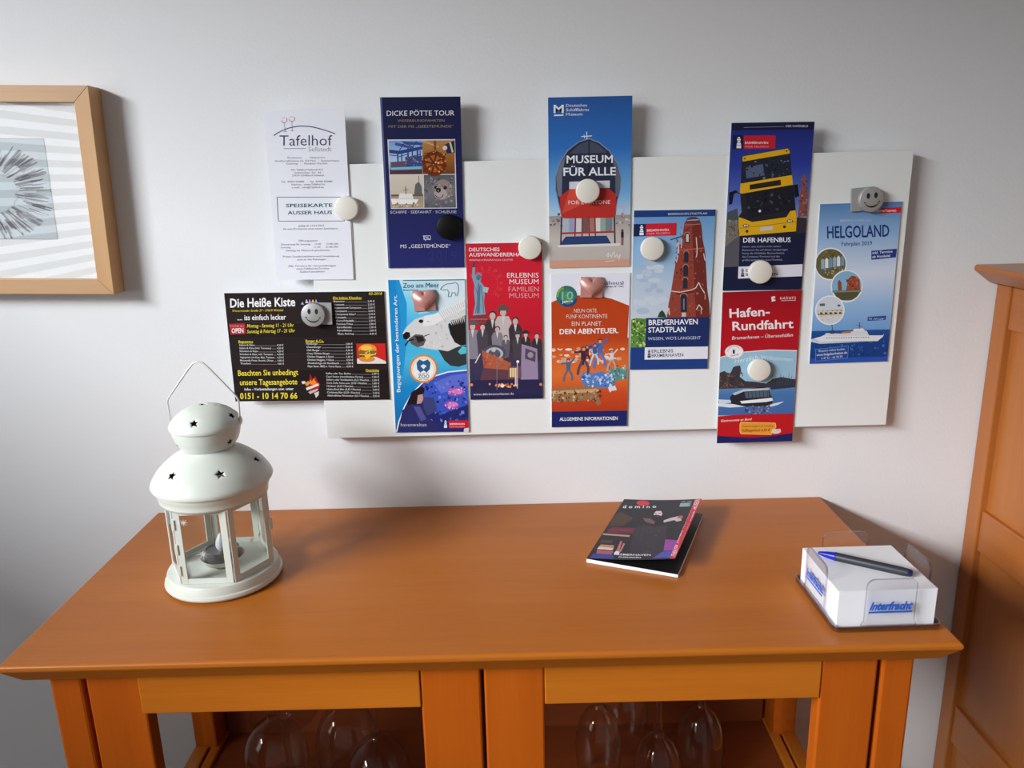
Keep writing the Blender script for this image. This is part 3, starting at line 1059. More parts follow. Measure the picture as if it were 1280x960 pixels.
p.text('www.helgolandreisen.de', 73, 860, 222, 11, WHITE, y1=850, bold=.015)
p.text('0 47 21 - 66 78 90', 96, 877, 200, 10, (206, 216, 236), y1=869, bold=.01)
p.end('caption_box')
p.begin()
p.text('REEDEREI CASSEN EILS', 188, 214, 338, 9, (206, 220, 236))
p.text('HELGOLAND', 125, 292, 424, 55, (36, 60, 122), y1=286, bold=.02)
p.text('Fahrplan 2019', 194, 329, 341, 19, (44, 70, 130), y1=326, bold=-.004)
p.end('lettering')

# ---- zoo leaflet
p = leaflet('turquoise zoo leaflet with a swimming polar bear and aquarium scene', -.1155, -.0702 + 1.154, -.68, .1004, .21,
            [(43, 66), (475, 66), (495, 908), (93, 912)], (56, 162, 214))
p.begin()
p.grad([(43, 66), (475, 66), (485, 500), (67, 500)], [(0, (190, 222, 236)), (.25, (120, 204, 232)), (.6, (64, 176, 222)), (1, (72, 180, 220))], 1)
p.grad([(67, 500), (485, 500), (495, 908), (93, 912)], [(0, (76, 184, 222)), (.4, (26, 134, 200)), (1, (14, 104, 180))], 1)
p.poly([(43, 66), (106, 66), (150, 200), (150, 420), (130, 600), (78, 620)], (34, 146, 206), 2)
p.poly([(43, 66), (84, 66), (118, 300), (96, 640), (80, 640)], (24, 134, 200), 3)
p.poly([(330, 66), (475, 66), (477, 180), (330, 250), (300, 130)], (208, 226, 236), 2)
p.poly([(160, 120), (330, 80), (330, 240), (220, 260)], (170, 212, 228), 2)
W = (206, 206, 208)
p.poly([(126, 368), (148, 332), (196, 288), (250, 270), (300, 262), (350, 240), (400, 210), (476, 170), (480, 300), (440, 290), (398, 296), (380, 330), (396, 380), (440, 420), (458, 440), (420, 448), (380, 470), (330, 462), (262, 452), (212, 440), (180, 424), (150, 400)], W, 4)
p.poly([(250, 270), (300, 262), (350, 240), (476, 170), (478, 230), (380, 280), (300, 320), (240, 330)], (226, 226, 228), 5)
for k in range(14):
    p.line([(330 + k * 11, 250 - k * 5), (362 + k * 9, 296 - k * 6)], 3, (176, 174, 176), 6)
p.poly([(382, 318), (404, 296), (440, 288), (479, 268), (482, 432), (452, 438), (418, 418), (394, 372)], (34, 30, 30), 6)
for k in range(8):
    p.poly([(388 + k * 11, 306 - k * 4), (396 + k * 11, 300 - k * 4), (404 + k * 10, 326 - k * 2)], (196, 194, 194), 7)
p.poly([(326, 458), (380, 468), (440, 442), (482, 436), (484, 540), (440, 554), (396, 548), (362, 520)], (52, 56, 58), 5)
p.poly([(436, 470), (462, 440), (482, 446), (482, 480), (450, 486)], (86, 186, 206), 6)
p.poly([(128, 374), (146, 358), (168, 362), (170, 386), (150, 402), (132, 396)], (24, 22, 26), 7)
p.poly([(160, 398), (200, 372), (240, 376), (258, 404), (244, 436), (210, 444), (176, 426)], (92, 84, 84), 6)
p.poly([(196, 382), (238, 384), (250, 408), (214, 420)], (36, 32, 34), 7)
p.line([(246, 384), (278, 372)], 5, (70, 64, 64), 7)
p.line([(142, 436), (160, 408), (190, 400)], 8, (28, 26, 30), 7)
p.disc(230, 300, 13, (30, 28, 30), 7, ry=10)
p.speckle(200, 300, 380, 450, 40, [(190, 188, 190), (220, 220, 222), (172, 170, 174)], 3, 9, 6, lambda X, Y: Y > 300 and X > 250)
p.end('polar_bear_photo')
p.begin()
pts = [(97, 908), (110, 850), (140, 770), (180, 700), (240, 640), (300, 606), (380, 582), (488, 572)]
p.poly(pts + [(495, 908)], (36, 42, 110), 3)
p.poly([(240, 645), (300, 610), (380, 586), (488, 577), (492, 760), (330, 820), (240, 740)], (58, 84, 190), 4)
p.poly([(300, 640), (400, 600), (488, 590), (490, 660), (340, 700)], (92, 108, 206), 5)
p.line(pts, 7, (226, 232, 242), 6)
p.speckle(250, 620, 488, 860, 90, [(70, 100, 210), (40, 52, 140), (110, 130, 220), (28, 30, 84)], 5, 14, 5)
for x, y, r in ((425, 690, 46), (400, 762, 42)):
    p.disc(x, y, r, (150, 80, 180), 6, ry=r * .52, n=18)
    p.disc(x + 6, y - 2, r * .7, (206, 120, 196), 7, ry=r * .32, n=16)
    p.speckle(x - r, y - r * .4, x + r, y + r * .5, 16, [(224, 150, 206), (240, 190, 220)], 3, 7, 8)
p.poly([(150, 760), (180, 690), (230, 660), (252, 672), (246, 700), (214, 710), (206, 760)], (34, 24, 32), 7)
p.poly([(214, 708), (240, 702), (244, 730), (234, 752), (208, 756)], (196, 150, 140), 8)
p.poly([(110, 880), (128, 790), (180, 756), (236, 764), (270, 830), (340, 880), (330, 900), (110, 904)], (44, 46, 104), 7)
p.poly([(190, 770), (226, 770), (262, 840), (230, 850)], (82, 84, 150), 8)
p.poly([(240, 720), (300, 720), (320, 790), (270, 820), (246, 780)], (60, 66, 120), 6)
p.end('aquarium_photo')
p.begin()
p.disc(245, 563, 78, (216, 132, 58), 6, n=36)
p.disc(245, 563, 69, (230, 214, 190), 7, n=36)
p.disc(245, 568, 58, (234, 234, 236), 8, n=36)
p.poly([(206, 530), (222, 512), (245, 522), (268, 512), (284, 530), (280, 566), (262, 584), (245, 572), (228, 584), (210, 566)], (40, 92, 136), 9)
p.poly([(228, 548), (245, 538), (262, 548), (245, 566)], (220, 230, 236), 10)
p.text('90 JAHRE', 218, 592, 274, 8, (60, 80, 110), lv=11)
p.text('ZOO', 214, 613, 277, 17, (30, 48, 84), bold=.03, lv=11)
p.text('AM MEER', 219, 625, 273, 8, (60, 80, 110), lv=11)
p.end('round_badge')
p.begin()
p.line([(338, 122), (352, 104), (374, 92), (404, 90), (424, 84), (438, 98), (440, 128), (432, 160)], 3, (60, 90, 110), 5)
p.line([(338, 122), (352, 126), (376, 124), (386, 140), (382, 164), (398, 164), (404, 142), (420, 142), (426, 162)], 3, (60, 90, 110), 5)
p.line([(128, 70), (473, 70)], 5, (60, 110, 120), 5)
p.text('Zoo am Meer', 128, 111, 331, 26, (58, 62, 82))
p.text('Bremerhaven', 130, 128, 214, 9, (80, 84, 104))
p.end('emblem')
p.begin()
p.text('Begegnungen der besonderen Art.', 117, 690, 94, 20, (226, 238, 246), y1=150, bold=.012)
p.text('havenwelten', 120, 878, 262, 19, (206, 206, 222), bold=-.008)
p.end('lettering')
p.begin()
p.poly([(384, 846), (493, 845), (494, 887), (386, 888)], (196, 30, 48), 9)
p.beacon(367, 866, 40, WHITE, 10)
p.text('BREMERHAVEN', 390, 870, 472, 9, (244, 226, 230), bold=.02, lv=11)
p.text('MEER ERLEBEN!', 390, 884, 472, 7, (230, 170, 180), lv=11)
p.poly([(470, 890), (495, 886), (495, 908), (466, 909)], (214, 218, 224), 9)
p.end('banner')

# ---- red emigration museum leaflet
p = leaflet('red leaflet with a copper-green statue and an old family group photo', -.0125, -.0255 + 1.154, -.42, .0988, .21,
            [(32, 62), (445, 58), (452, 905), (58, 912)], (198, 30, 50))
p.begin()
p.grad([(32, 62), (445, 58), (449, 560), (48, 560)], [(0, (196, 34, 54)), (.5, (206, 32, 52)), (1, (182, 28, 46))], 1)
p.arctext('EUROPEANS', 140, 282, 74, 160, -55, 24, (206, 74, 84))
p.arc(140, 282, 66, 150, -60, 2, (206, 70, 80))
p.end('cover_art')
p.begin()
T, T2 = (122, 156, 176), (82, 112, 136)
p.poly([(66, 240), (70, 190), (76, 186), (84, 190), (82, 236), (96, 232), (112, 234), (118, 250), (112, 266), (130, 290), (136, 330), (132, 380), (140, 446), (72, 452), (84, 390), (78, 330), (80, 290), (74, 268)], T, 4)
p.poly([(100, 270), (112, 300), (108, 440), (92, 440), (96, 330)], T2, 5)
p.line([(112, 286), (126, 360), (130, 440)], 4, T2, 5)
p.line([(86, 300), (104, 360), (84, 440)], 4, T2, 5)
p.poly([(128, 296), (158, 302), (150, 330), (124, 322)], (160, 184, 196), 5)
p.disc(102, 246, 13, T2, 5, ry=15)
for k in range(7):
    a_ = math.radians(20 + k * 23)
    p.line([(102, 240), (102 + 22 * math.cos(a_), 240 - 22 * math.sin(a_))], 3, T, 4)
p.poly([(68, 190), (84, 190), (82, 160), (78, 152), (74, 160)], (60, 74, 92), 5)
p.poly([(60, 458), (146, 448), (152, 490), (56, 496)], (122, 58, 62), 4)
p.rect(60, 470, 150, 476, (170, 100, 96), 5)
p.end('statue_picture')
p.begin()
p.grad([(50, 600), (450, 600), (452, 905), (58, 912)], [(0, (120, 60, 70)), (.14, (70, 54, 74)), (.5, (58, 54, 84)), (.8, (50, 46, 84)), (1, (32, 34, 72))], 2)
for x, y, h, c, hat in ((178, 430, 220, (64, 54, 58), None), (236, 410, 230, (190, 176, 178), (96, 78, 76)), (302, 464, 190, (58, 50, 56), None), (70, 490, 200, (132, 128, 142), (92, 84, 92)), (124, 498, 170, (72, 66, 76), None),
                        (204, 512, 160, (128, 122, 134), None), (314, 546, 150, (70, 64, 72), (70, 62, 66)), (358, 542, 140, (54, 48, 54), (52, 44, 48)), (418, 550, 150, (56, 50, 56), None), (250, 560, 120, (98, 92, 100), None)):
    fig(p, x, y, h, c, hat=hat, lv=4)
p.disc(188, 660, 66, (74, 78, 96), 8, ry=48)
p.disc(188, 660, 48, (176, 178, 188), 9, ry=34)
p.disc(188, 662, 34, (86, 84, 98), 10, ry=26)
p.disc(184, 640, 12, (190, 180, 178), 11)
p.poly([(120, 640), (150, 655), (280, 712), (268, 752), (130, 738)], (172, 92, 66), 12)
p.poly([(130, 738), (268, 750), (262, 800), (110, 806)], (96, 62, 72), 12)
p.speckle(130, 665, 262, 735, 30, [(196, 112, 80), (146, 74, 56)], 4, 10, 13)
p.poly([(336, 608), (420, 634), (428, 850), (330, 850)], (150, 132, 162), 12)
p.poly([(356, 630), (412, 652), (410, 706), (354, 688)], (80, 72, 92), 13)
p.disc(384, 668, 16, (150, 140, 150), 14)
for k in range(3):
    p.rect(272 + k * 13, 738, 282 + k * 13, 788, (236, 206, 140), 13)
p.poly([(264, 730), (334, 730), (336, 792), (262, 800)], (110, 78, 86), 12)
p.line([(313, 700), (313, 850)], 4, (206, 200, 214), 14)
p.disc(315, 704, 8, (230, 226, 236), 14)
p.rect(300, 740, 308, 830, (226, 196, 190), 13)
p.poly([(62, 806), (450, 800), (451, 858), (62, 862)], (44, 40, 76), 12)
for k in range(26):
    x = 160 + rnd.random() * 160
    p.disc(x, 826 + rnd.random() * 16, 4 + rnd.random() * 4, rnd.choice([(224, 140, 84), (236, 196, 140), (170, 70, 60)]), 13, n=8)
p.disc(232, 836, 9, (250, 236, 206), 14)
p.disc(64, 830, 8, (220, 140, 90), 13)
p.disc(440, 828, 8, (214, 130, 100), 13)
p.line([(84, 712), (112, 660)], 5, (226, 220, 226), 13)
p.line([(202, 690), (202, 860)], 2.5, (140, 130, 150), 13)
p.end('group_photo')
p.begin()
p.text('DEUTSCHES', 50, 104, 216, 19, (236, 220, 226), bold=.022)
p.text('AUSWANDERERHAUS', 50, 132, 372, 19, (236, 220, 226), bold=.022)
p.text('GERMAN EMIGRATION CENTER', 52, 156, 289, 9, (228, 190, 198), bold=.005)
p.text('ERLEBNIS', 257, 248, 427, 26, (236, 220, 226))
p.text('MUSEUM', 270, 283, 427, 26, (236, 220, 226))
p.text('FAMILIEN', 265, 323, 428, 26, (226, 168, 178), bold=-.01)
p.text('MUSEUM', 270, 358, 428, 26, (226, 168, 178), bold=-.01)
p.text('www.dah-bremerhaven.de', 74, 888, 293, 12, (214, 212, 226), y1=884, bold=.005, lv=15)
p.end('lettering')

# ---- orange adventure leaflet
p = leaflet('orange leaflet with people leaping over rocks, bottom row under the museum leaflet', .0999, -.0676 + 1.154, -.36, .1033, .21,
            [(60, 57), (513, 55), (498, 920), (65, 925)], (226, 228, 240))
p.begin()
top = [(62, 216), (110, 196), (170, 182), (250, 177), (330, 182), (410, 200), (509, 240)]
p.poly(top + [(500, 420), (64, 420)], (184, 66, 28), 1)
p.grad([(64, 420), (506, 420), (500, 835), (65, 838)], [(0, (184, 66, 28)), (.25, (208, 98, 42)), (.5, (216, 112, 50)), (.75, (196, 74, 34)), (1, (178, 58, 30))], 1)
p.poly([(65, 836), (500, 833), (498, 920), (65, 925)], (30, 38, 100), 2)
for k in range(46):
    x, y = rnd.uniform(70, 480), rnd.uniform(480, 560)
    p.disc(x, y, rnd.uniform(8, 24), rnd.choice([(224, 200, 186), (206, 160, 136), (230, 214, 204)]), 2, ry=rnd.uniform(4, 10), n=12)
p.line([(98, 478), (112, 486), (126, 480)], 5, (236, 232, 232), 3)
p.line([(320, 480), (332, 486), (344, 478)], 4, (236, 232, 232), 3)
p.end('cover_art')
p.begin()
p.poly([(62, 704), (160, 696), (350, 690), (326, 740), (352, 790), (330, 804), (300, 764), (200, 782), (64, 778)], (150, 110, 74), 4)
p.poly([(62, 720), (330, 706), (310, 726), (64, 736)], (196, 156, 108), 5)
p.speckle(64, 705, 345, 780, 70, [(90, 66, 50), (206, 176, 136), (60, 46, 44), (170, 126, 84)], 4, 12, 6)
p.poly([(226, 640), (250, 612), (300, 620), (350, 608), (430, 640), (424, 690), (390, 706), (340, 700), (250, 690)], (84, 124, 190), 5)
p.speckle(230, 620, 425, 696, 50, [(150, 180, 220), (50, 76, 140), (206, 216, 230)], 4, 12, 6)
p.poly([(392, 608), (420, 588), (500, 596), (498, 650), (440, 664), (400, 650)], (84, 140, 140), 4)
p.speckle(395, 570, 498, 660, 34, [(140, 180, 176), (56, 96, 96), (214, 220, 210)], 4, 11, 5)
p.poly([(388, 700), (400, 730), (410, 720), (440, 716), (430, 690)], (214, 216, 224), 5)
SK = (206, 150, 126)


def leap(x, y, s, top_, leg_, ang=0.4):
    p.poly([(x - 14 * s, y), (x + 14 * s, y), (x + 12 * s, y + 46 * s), (x - 12 * s, y + 46 * s)], top_, 7)
    p.line([(x - 4 * s, y + 44 * s), (x - 24 * s, y + 86 * s), (x - 30 * s, y + 118 * s)], 12 * s, leg_, 7)
    p.line([(x + 4 * s, y + 44 * s), (x + 24 * s, y + 82 * s), (x + 22 * s, y + 112 * s)], 12 * s, leg_, 7)
    p.line([(x - 12 * s, y + 4 * s), (x - 46 * s, y - 4 * s + 30 * ang)], 9 * s, top_, 8)
    p.line([(x + 12 * s, y + 4 * s), (x + 40 * s, y - 26 * s)], 9 * s, top_, 8)
    p.disc(x, y - 11 * s, 11 * s, (60, 40, 36), 8, n=12)
    p.disc(x + 1, y - 8 * s, 8.5 * s, SK, 9, n=12)


leap(160, 556, .92, (70, 100, 140), (92, 104, 130))
leap(248, 492, 1.15, (64, 42, 52), (84, 70, 96))
leap(268, 478, .8, (130, 40, 56), (50, 44, 60))
leap(342, 450, 1.2, (78, 104, 168), (90, 120, 190))
leap(312, 470, .9, (60, 90, 150), (200, 206, 214))
leap(410, 506, .85, (214, 206, 206), (190, 160, 150))
p.end('adventure_picture')
p.begin()
p.disc(150, 183, 60, (44, 100, 110), 4, n=36, c2=(96, 150, 70))
p.arc(158, 190, 46, 200, 350, 14, (40, 66, 130), 5)
p.arc(140, 178, 42, 100, 190, 12, (120, 170, 70), 5)
p.text('10', 122, 202, 188, 46, (120, 190, 190), bold=.01)
p.text('Jahre', 122, 220, 186, 13, (226, 232, 236), y1=214, bold=.02, lv=8)
p.end('round_badge')
p.begin()
p.text('klimahaus', 300, 120, 466, 22, (52, 66, 112), bold=-.01)
p.line([(470, 100), (474, 110), (470, 122)], 3, (52, 66, 112))
p.text('Bremerhaven 8° Ost', 310, 135, 477, 9, (66, 76, 118), bold=.01)
N = (238, 222, 214)
p.text('NEUN ORTE.', 193, 275, 327, 21, N, bold=-.006)
p.text('FÜNF KONTINENTE', 149, 308, 384, 22, N, bold=-.006)
p.text('EIN PLANET.', 180, 350, 356, 24, N, bold=-.004)
p.text('DEIN ABENTEUER.', 110, 396, 448, 28, (244, 234, 230), bold=.03, y1=393)
p.text('ALLGEMEINE INFORMATIONEN', 110, 888, 445, 19, (226, 228, 240), bold=.025, y1=885)
p.end('lettering')

# ---- city map
p = leaflet('blue folded city map leaflet with a tall brick lighthouse tower', .2073, .011 + 1.154, -.64, .1046, .21,
            [(50, 40), (513, 35), (463, 912), (30, 918)], (34, 60, 128))
p.begin()
p.grad([(49, 78), (512, 72), (478, 640), (36, 645)], [(0, (106, 156, 208)), (.4, (146, 184, 220)), (.7, (186, 202, 220)), (1, (196, 206, 220))], 1)
for k in range(26):
    p.disc(rnd.uniform(60, 220), rnd.uniform(330, 600), rnd.uniform(16, 40), rnd.choice([(186, 202, 220), (200, 210, 224), (170, 190, 214)]), 2, ry=rnd.uniform(8, 18), n=14)
p.poly([(50, 40), (513, 35), (512, 71), (49, 78)], (32, 62, 124), 2)
p.poly([(36, 645), (60, 636), (122, 640), (122, 795), (32, 798)], (92, 140, 62), 3)
p.speckle(36, 640, 120, 795, 110, [(60, 108, 44), (140, 178, 80), (214, 214, 140), (44, 84, 40)], 3, 10, 4)
p.poly([(184, 632), (196, 604), (212, 592), (226, 612), (236, 634)], (44, 72, 50), 3)
p.poly([(34, 798), (468, 788), (463, 912), (30, 918)], (34, 62, 130), 2)
B1, B2, B3 = (146, 66, 54), (112, 46, 40), (176, 96, 78)
p.poly([(236, 634), (246, 560), (262, 480), (286, 330), (302, 268), (322, 200), (330, 150), (336, 108), (354, 92), (372, 84), (404, 82), (424, 96), (432, 118), (438, 200), (452, 268), (456, 330), (464, 480), (476, 560), (478, 634)], B1, 4)
p.poly([(378, 110), (432, 118), (438, 200), (452, 268), (456, 330), (464, 480), (476, 560), (478, 634), (400, 634)], B2, 5)
p.speckle(262, 120, 464, 626, 160, [B2, B3, (130, 56, 46), (92, 38, 36)], 3, 9, 6, lambda X, Y: abs(X - 362) < 60 + (Y - 120) * .1)
p.poly([(346, 110), (350, 84), (374, 76), (400, 76), (420, 88), (424, 114)], (96, 62, 66), 6)
p.line([(352, 96), (418, 92)], 4, (190, 196, 208), 7)
p.line([(338, 122), (430, 116)], 5, (176, 110, 96), 7)
p.line([(304, 262), (450, 250)], 6, (176, 100, 84), 7)
for x, y, w_, h_ in ((352, 195, 13, 28), (346, 300, 12, 30), (343, 376, 13, 30), (340, 446, 13, 28), (332, 556, 17, 46)):
    p.rect(x - w_, y - h_ + 10, x + w_, y + h_, (44, 46, 62), 8)
    p.disc(x, y - h_ + 10, w_, (44, 46, 62), 8, n=16)
    p.arc(x, y - h_ + 10, w_ + 3, 0, 180, 4, (190, 130, 112), 9)
p.rect(345, 172, 360, 216, (206, 196, 186), 9)
p.rect(320, 606, 344, 628, (196, 190, 190), 9)
for x in (330, 334):
    p.line([(x, 530), (x, 590)], 2, (150, 170, 200), 9)
for q in (((290, 240), (302, 216), (304, 280)), ((402, 190), (408, 260), (404, 300)), ((322, 200), (318, 250)), ((262, 488), (310, 494), (372, 482), (400, 470), (416, 440), (428, 466), (450, 500)), ((402, 590), (418, 562), (436, 588)), ((238, 600), (248, 580), (252, 620)), ((300, 290), (290, 330)), ((444, 280), (452, 320))):
    p.line(q, 5, (222, 206, 200), 9)
p.line([(290, 500), (390, 492)], 8, (96, 40, 36), 8)
for x, y in ((244, 600), (430, 600), (452, 520), (300, 250)):
    p.rect(x - 3, y - 14, x + 3, y + 14, (206, 150, 134), 8)
p.line([(256, 204), (328, 182)], 6, (60, 66, 84), 5)
p.line([(292, 194), (296, 226)], 4, (60, 66, 84), 5)
p.end('cover_photo')
p.begin()
p.poly([(48, 116), (117, 115), (117, 183), (46, 185)], (28, 40, 84), 6)
p.poly([(117, 114), (290, 110), (288, 179), (117, 183)], (204, 36, 50), 6)
p.beacon(93, 150, 56, WHITE, 7)
p.text('BREMERHAVEN', 124, 158, 247, 12, (246, 226, 230), bold=.02, y1=154, lv=8)
p.text('MEER ERLEBEN!', 124, 175, 254, 10, (234, 170, 178), y1=171, lv=8)
p.end('emblem')
p.begin()
p.poly([(120, 636), (474, 630), (468, 788), (116, 796)], (32, 48, 100), 10)
p.poly([(113, 796), (467, 791), (465, 858), (112, 863)], (226, 228, 238), 11)
p.beacon(138, 830, 44, (40, 50, 90), 12)
p.text('ERLEBNIS', 152, 826, 273, 18, (36, 46, 92), bold=.015, y1=823, lv=13)
p.text('BREMERHAVEN', 152, 850, 329, 18, (36, 46, 92), bold=.015, y1=845, lv=13)
p.end('banner')
p.begin()
p.text('BREMERHAVEN STADTPLAN', 243, 66, 464, 11, (206, 214, 232), y1=62, bold=.01)
p.text('BREMERHAVEN', 135, 674, 410, 28, (236, 238, 246), y1=669, bold=.025, lv=12)
p.text('STADTPLAN', 133, 715, 342, 28, (236, 238, 246), y1=711, bold=.025, lv=12)
p.text("WISSEN, WO'S LANGGEHT", 131, 757, 427, 16, (196, 204, 226), y1=751, lv=12)
p.end('lettering')

# ---- harbour cruise
p = leaflet('red harbour cruise leaflet with a small white boat, lowest at the right', .3274, -.0961 + 1.154, .34, .1045, .21,
            [(78, 65), (533, 60), (485, 920), (45, 925)], (174, 24, 36))
p.begin()
p.grad([(78, 65), (533, 60), (510, 405), (60, 430)], [(0, (150, 20, 34)), (.5, (176, 22, 34)), (1, (178, 26, 38))], 1)
p.poly([(60, 432), (200, 405), (350, 396), (508, 402), (490, 768), (52, 770)], (150, 190, 214), 2)
p.grad([(57, 600), (502, 596), (494, 762), (52, 764)], [(0, (92, 136, 178)), (.3, (72, 116, 172)), (1, (66, 102, 164))], 3)
p.line([(60, 432), (200, 405), (350, 396), (508, 402)], 5, (232, 226, 230), 4)
p.poly([(58, 520), (90, 510), (120, 530), (140, 490), (150, 485), (180, 480), (186, 510), (178, 545), (210, 570), (270, 575), (330, 586), (370, 560), (420, 550), (470, 560), (502, 566), (500, 606), (57, 612)], (62, 56, 62), 4)
p.speckle(60, 520, 200, 606, 50, [(110, 72, 66), (40, 38, 44), (84, 70, 66), (130, 100, 90)], 4, 11, 5)
p.poly([(350, 596), (380, 566), (440, 562), (500, 572), (500, 610), (360, 622)], (52, 56, 70), 5)
for k in range(9):
    p.line([(360 + k * 16, 596), (368 + k * 16, 530 + (k % 3) * 12)], 2, (80, 84, 96), 5)
p.poly([(54, 672), (120, 676), (140, 690), (60, 700)], (206, 214, 226), 5)
p.poly([(122, 660), (140, 640), (200, 618), (300, 606), (346, 612), (356, 650), (372, 672), (366, 700), (330, 716), (200, 714), (130, 700)], (42, 42, 52), 5)
p.poly([(134, 640), (200, 616), (346, 612), (350, 622), (200, 630), (150, 650)], (190, 196, 206), 6)
p.poly([(206, 634), (344, 624), (350, 662), (214, 668)], (80, 96, 116), 6)
for k in range(6):
    p.line([(226 + k * 22, 630), (230 + k * 22, 668)], 3, (40, 42, 52), 7)
p.poly([(180, 684), (366, 668), (372, 684), (330, 692), (190, 698)], (232, 234, 238), 7)
p.poly([(52, 694), (140, 700), (210, 716), (120, 720), (54, 712)], (216, 222, 232), 6)
p.poly([(330, 716), (380, 700), (436, 690), (400, 710), (350, 722)], (210, 218, 230), 6)
p.speckle(200, 716, 360, 760, 40, [(120, 100, 110), (52, 70, 120), (150, 150, 170)], 4, 12, 6)
p.end('boat_photo')
p.begin()
p.poly([(52, 770), (150, 762), (493, 760), (487, 880), (47, 886)], (186, 28, 34), 5)
p.poly([(47, 880), (120, 888), (240, 896), (360, 890), (487, 872), (485, 920), (45, 925)], (32, 36, 92), 6)
p.poly([(186, 806), (386, 814), (390, 836), (362, 880), (186, 872), (178, 860), (180, 815)], (222, 150, 50), 6)
p.line([(186, 806), (386, 814), (390, 836), (362, 880), (186, 872), (180, 860), (180, 815), (186, 806)], 3, (236, 206, 120), 7)
p.text('Kreuzfahrtangebot am Vormittag', 194, 834, 372, 10, (120, 50, 20), bold=.01, slant=.2)
p.text('Kaffeegedeck 6,50 €', 192, 860, 354, 15, (130, 40, 20), bold=.02, slant=.2)
p.disc(388, 864, 26, (214, 196, 190), 7, ry=12)
p.arc(390, 852, 20, 180, 360, 4, (226, 206, 200), 8)
p.line([(366, 852), (414, 850), (416, 868)], 4, (226, 206, 200), 8)
p.text('Gastronomie an Bord', 68, 802, 246, 13, (238, 210, 206), y1=795, bold=.02, slant=.25)
p.end('offer_band')
p.begin()
p.disc(145, 402, 54, (226, 206, 210), 5, ry=39, n=32)
p.disc(145, 402, 50, (236, 234, 238), 6, ry=35, n=32)
p.arctext('RUNDFAHRT', 145, 412, 36, 165, 30, 9, (150, 70, 76))
p.text('1', 137, 412, 149, 22, (50, 40, 50), bold=.02)
p.text('Stunde', 126, 430, 172, 10, (70, 60, 70), y1=420, slant=.2)
p.end('round_badge')
p.begin()
p.text('Hafen-', 118, 208, 350, 48, (240, 230, 234), y1=200, bold=.03)
p.text('Rundfahrt', 135, 281, 486, 48, (240, 230, 234), y1=273, bold=.03)
p.text('Bremerhaven – Überseehäfen', 132, 333, 482, 18, (236, 214, 218), y1=321, bold=.015, slant=.22)
s_ = 'Herzlich Willkommen'
p.text('Herzlich', 148, 468, 282, 24, (222, 232, 240), y1=446, slant=.3)
p.text('Willkommen', 296, 446, 480, 22, (222, 232, 240), y1=462, slant=.2)
p.text('H·A·R·U·F·S', 408, 112, 497, 15, (240, 220, 224), bold=.01)
p.line([(414, 119), (497, 118)], 2, (240, 220, 224), 5)
p.poly([(357, 96), (378, 92), (382, 118), (360, 124)], (240, 226, 230), 5)
p.poly([(366, 104), (384, 106), (376, 114)], (176, 22, 34), 6)
p.end('lettering')

# ---- snack bar card
p = leaflet('dark brown snack bar menu card with yellow print, lower left of the board', -.2765, -.0521 + 1.154, -.71, .2102, .148,
            [(50, 88), (1182, 82), (1218, 822), (128, 850)], (34, 26, 26), thick=.0009)
Yl, Wh = (232, 214, 60), (238, 238, 240)
p.begin()
for k in range(7):
    y0 = 88 + k * 107
    p.poly([(50 + k * 11, y0), (1182 + k * 5, y0 - 4), (1187 + k * 5, y0 + 96), (60 + k * 11, y0 + 104)], [(36, 28, 28), (40, 30, 30), (32, 24, 25)][k % 3], 1)
    p.line([(60 + k * 11, y0 + 104), (1187 + k * 5, y0 + 98)], 2, (62, 44, 42), 2)
p.end('cover_art')
p.begin()
p.text('Die Heiße Kiste', 94, 188, 562, 60, Wh, y1=180, bold=.035)
p.text('Wesermünder Straße 27 - 27619 Wehdel', 107, 220, 474, 15, Yl, y1=216, slant=.15)
p.text('.... iss einfach lecker', 146, 278, 495, 36, Wh, y1=274, bold=.02)
p.text('Montag - Samstag 11 - 21 Uhr', 215, 330, 550, 24, Yl, y1=324, bold=.01, slant=.1)
p.text('Sonntag & Feiertag 17 - 21 Uhr', 215, 370, 557, 24, Yl, y1=362, bold=.01, slant=.1)
p.text('Beachten Sie unbedingt', 148, 669, 580, 38, Yl, y1=658, bold=.02)
p.text('unsere Tagesangebote', 162, 734, 574, 38, Yl, y1=724, bold=.02)
p.text('Infos - Vorbestellungen usw. unter', 195, 772, 547, 18, Wh, y1=764, bold=.02)
p.text('0151 - 10 14 70 66', 162, 831, 574, 40, Yl, y1=823, bold=.035)
p.text('02-2018', 1075, 106, 1166, 17, Yl, bold=.01, slant=.2)
p.end('lettering')


def pricelist(head, hx, hy, hx1, x0, x1, y0, dy, rows, dx=1.4):
    p.begin()
    p.text(head, hx, hy, hx1, 16, Yl, bold=.015)
    p.line([(hx, hy + 3), (hx1, hy + 3)], 2, Yl)
    for i, (s, f, c) in enumerate(rows):
        X0, X1, yy = x0 + dx * i * 2, x1 + dx * i, y0 + dy * i
        xm = X0 + (x1 - x0) * f
        p.text(s, X0, yy, xm, 12, (222, 222, 224), bold=.012)
        p.text(c, X1 - 47, yy, X1, 12, (222, 222, 224), bold=.01)
        p.line([(xm + 5, yy - 1), (X1 - 52, yy - 1)], 1.8, (160, 160, 162))
    p.end('price_list')


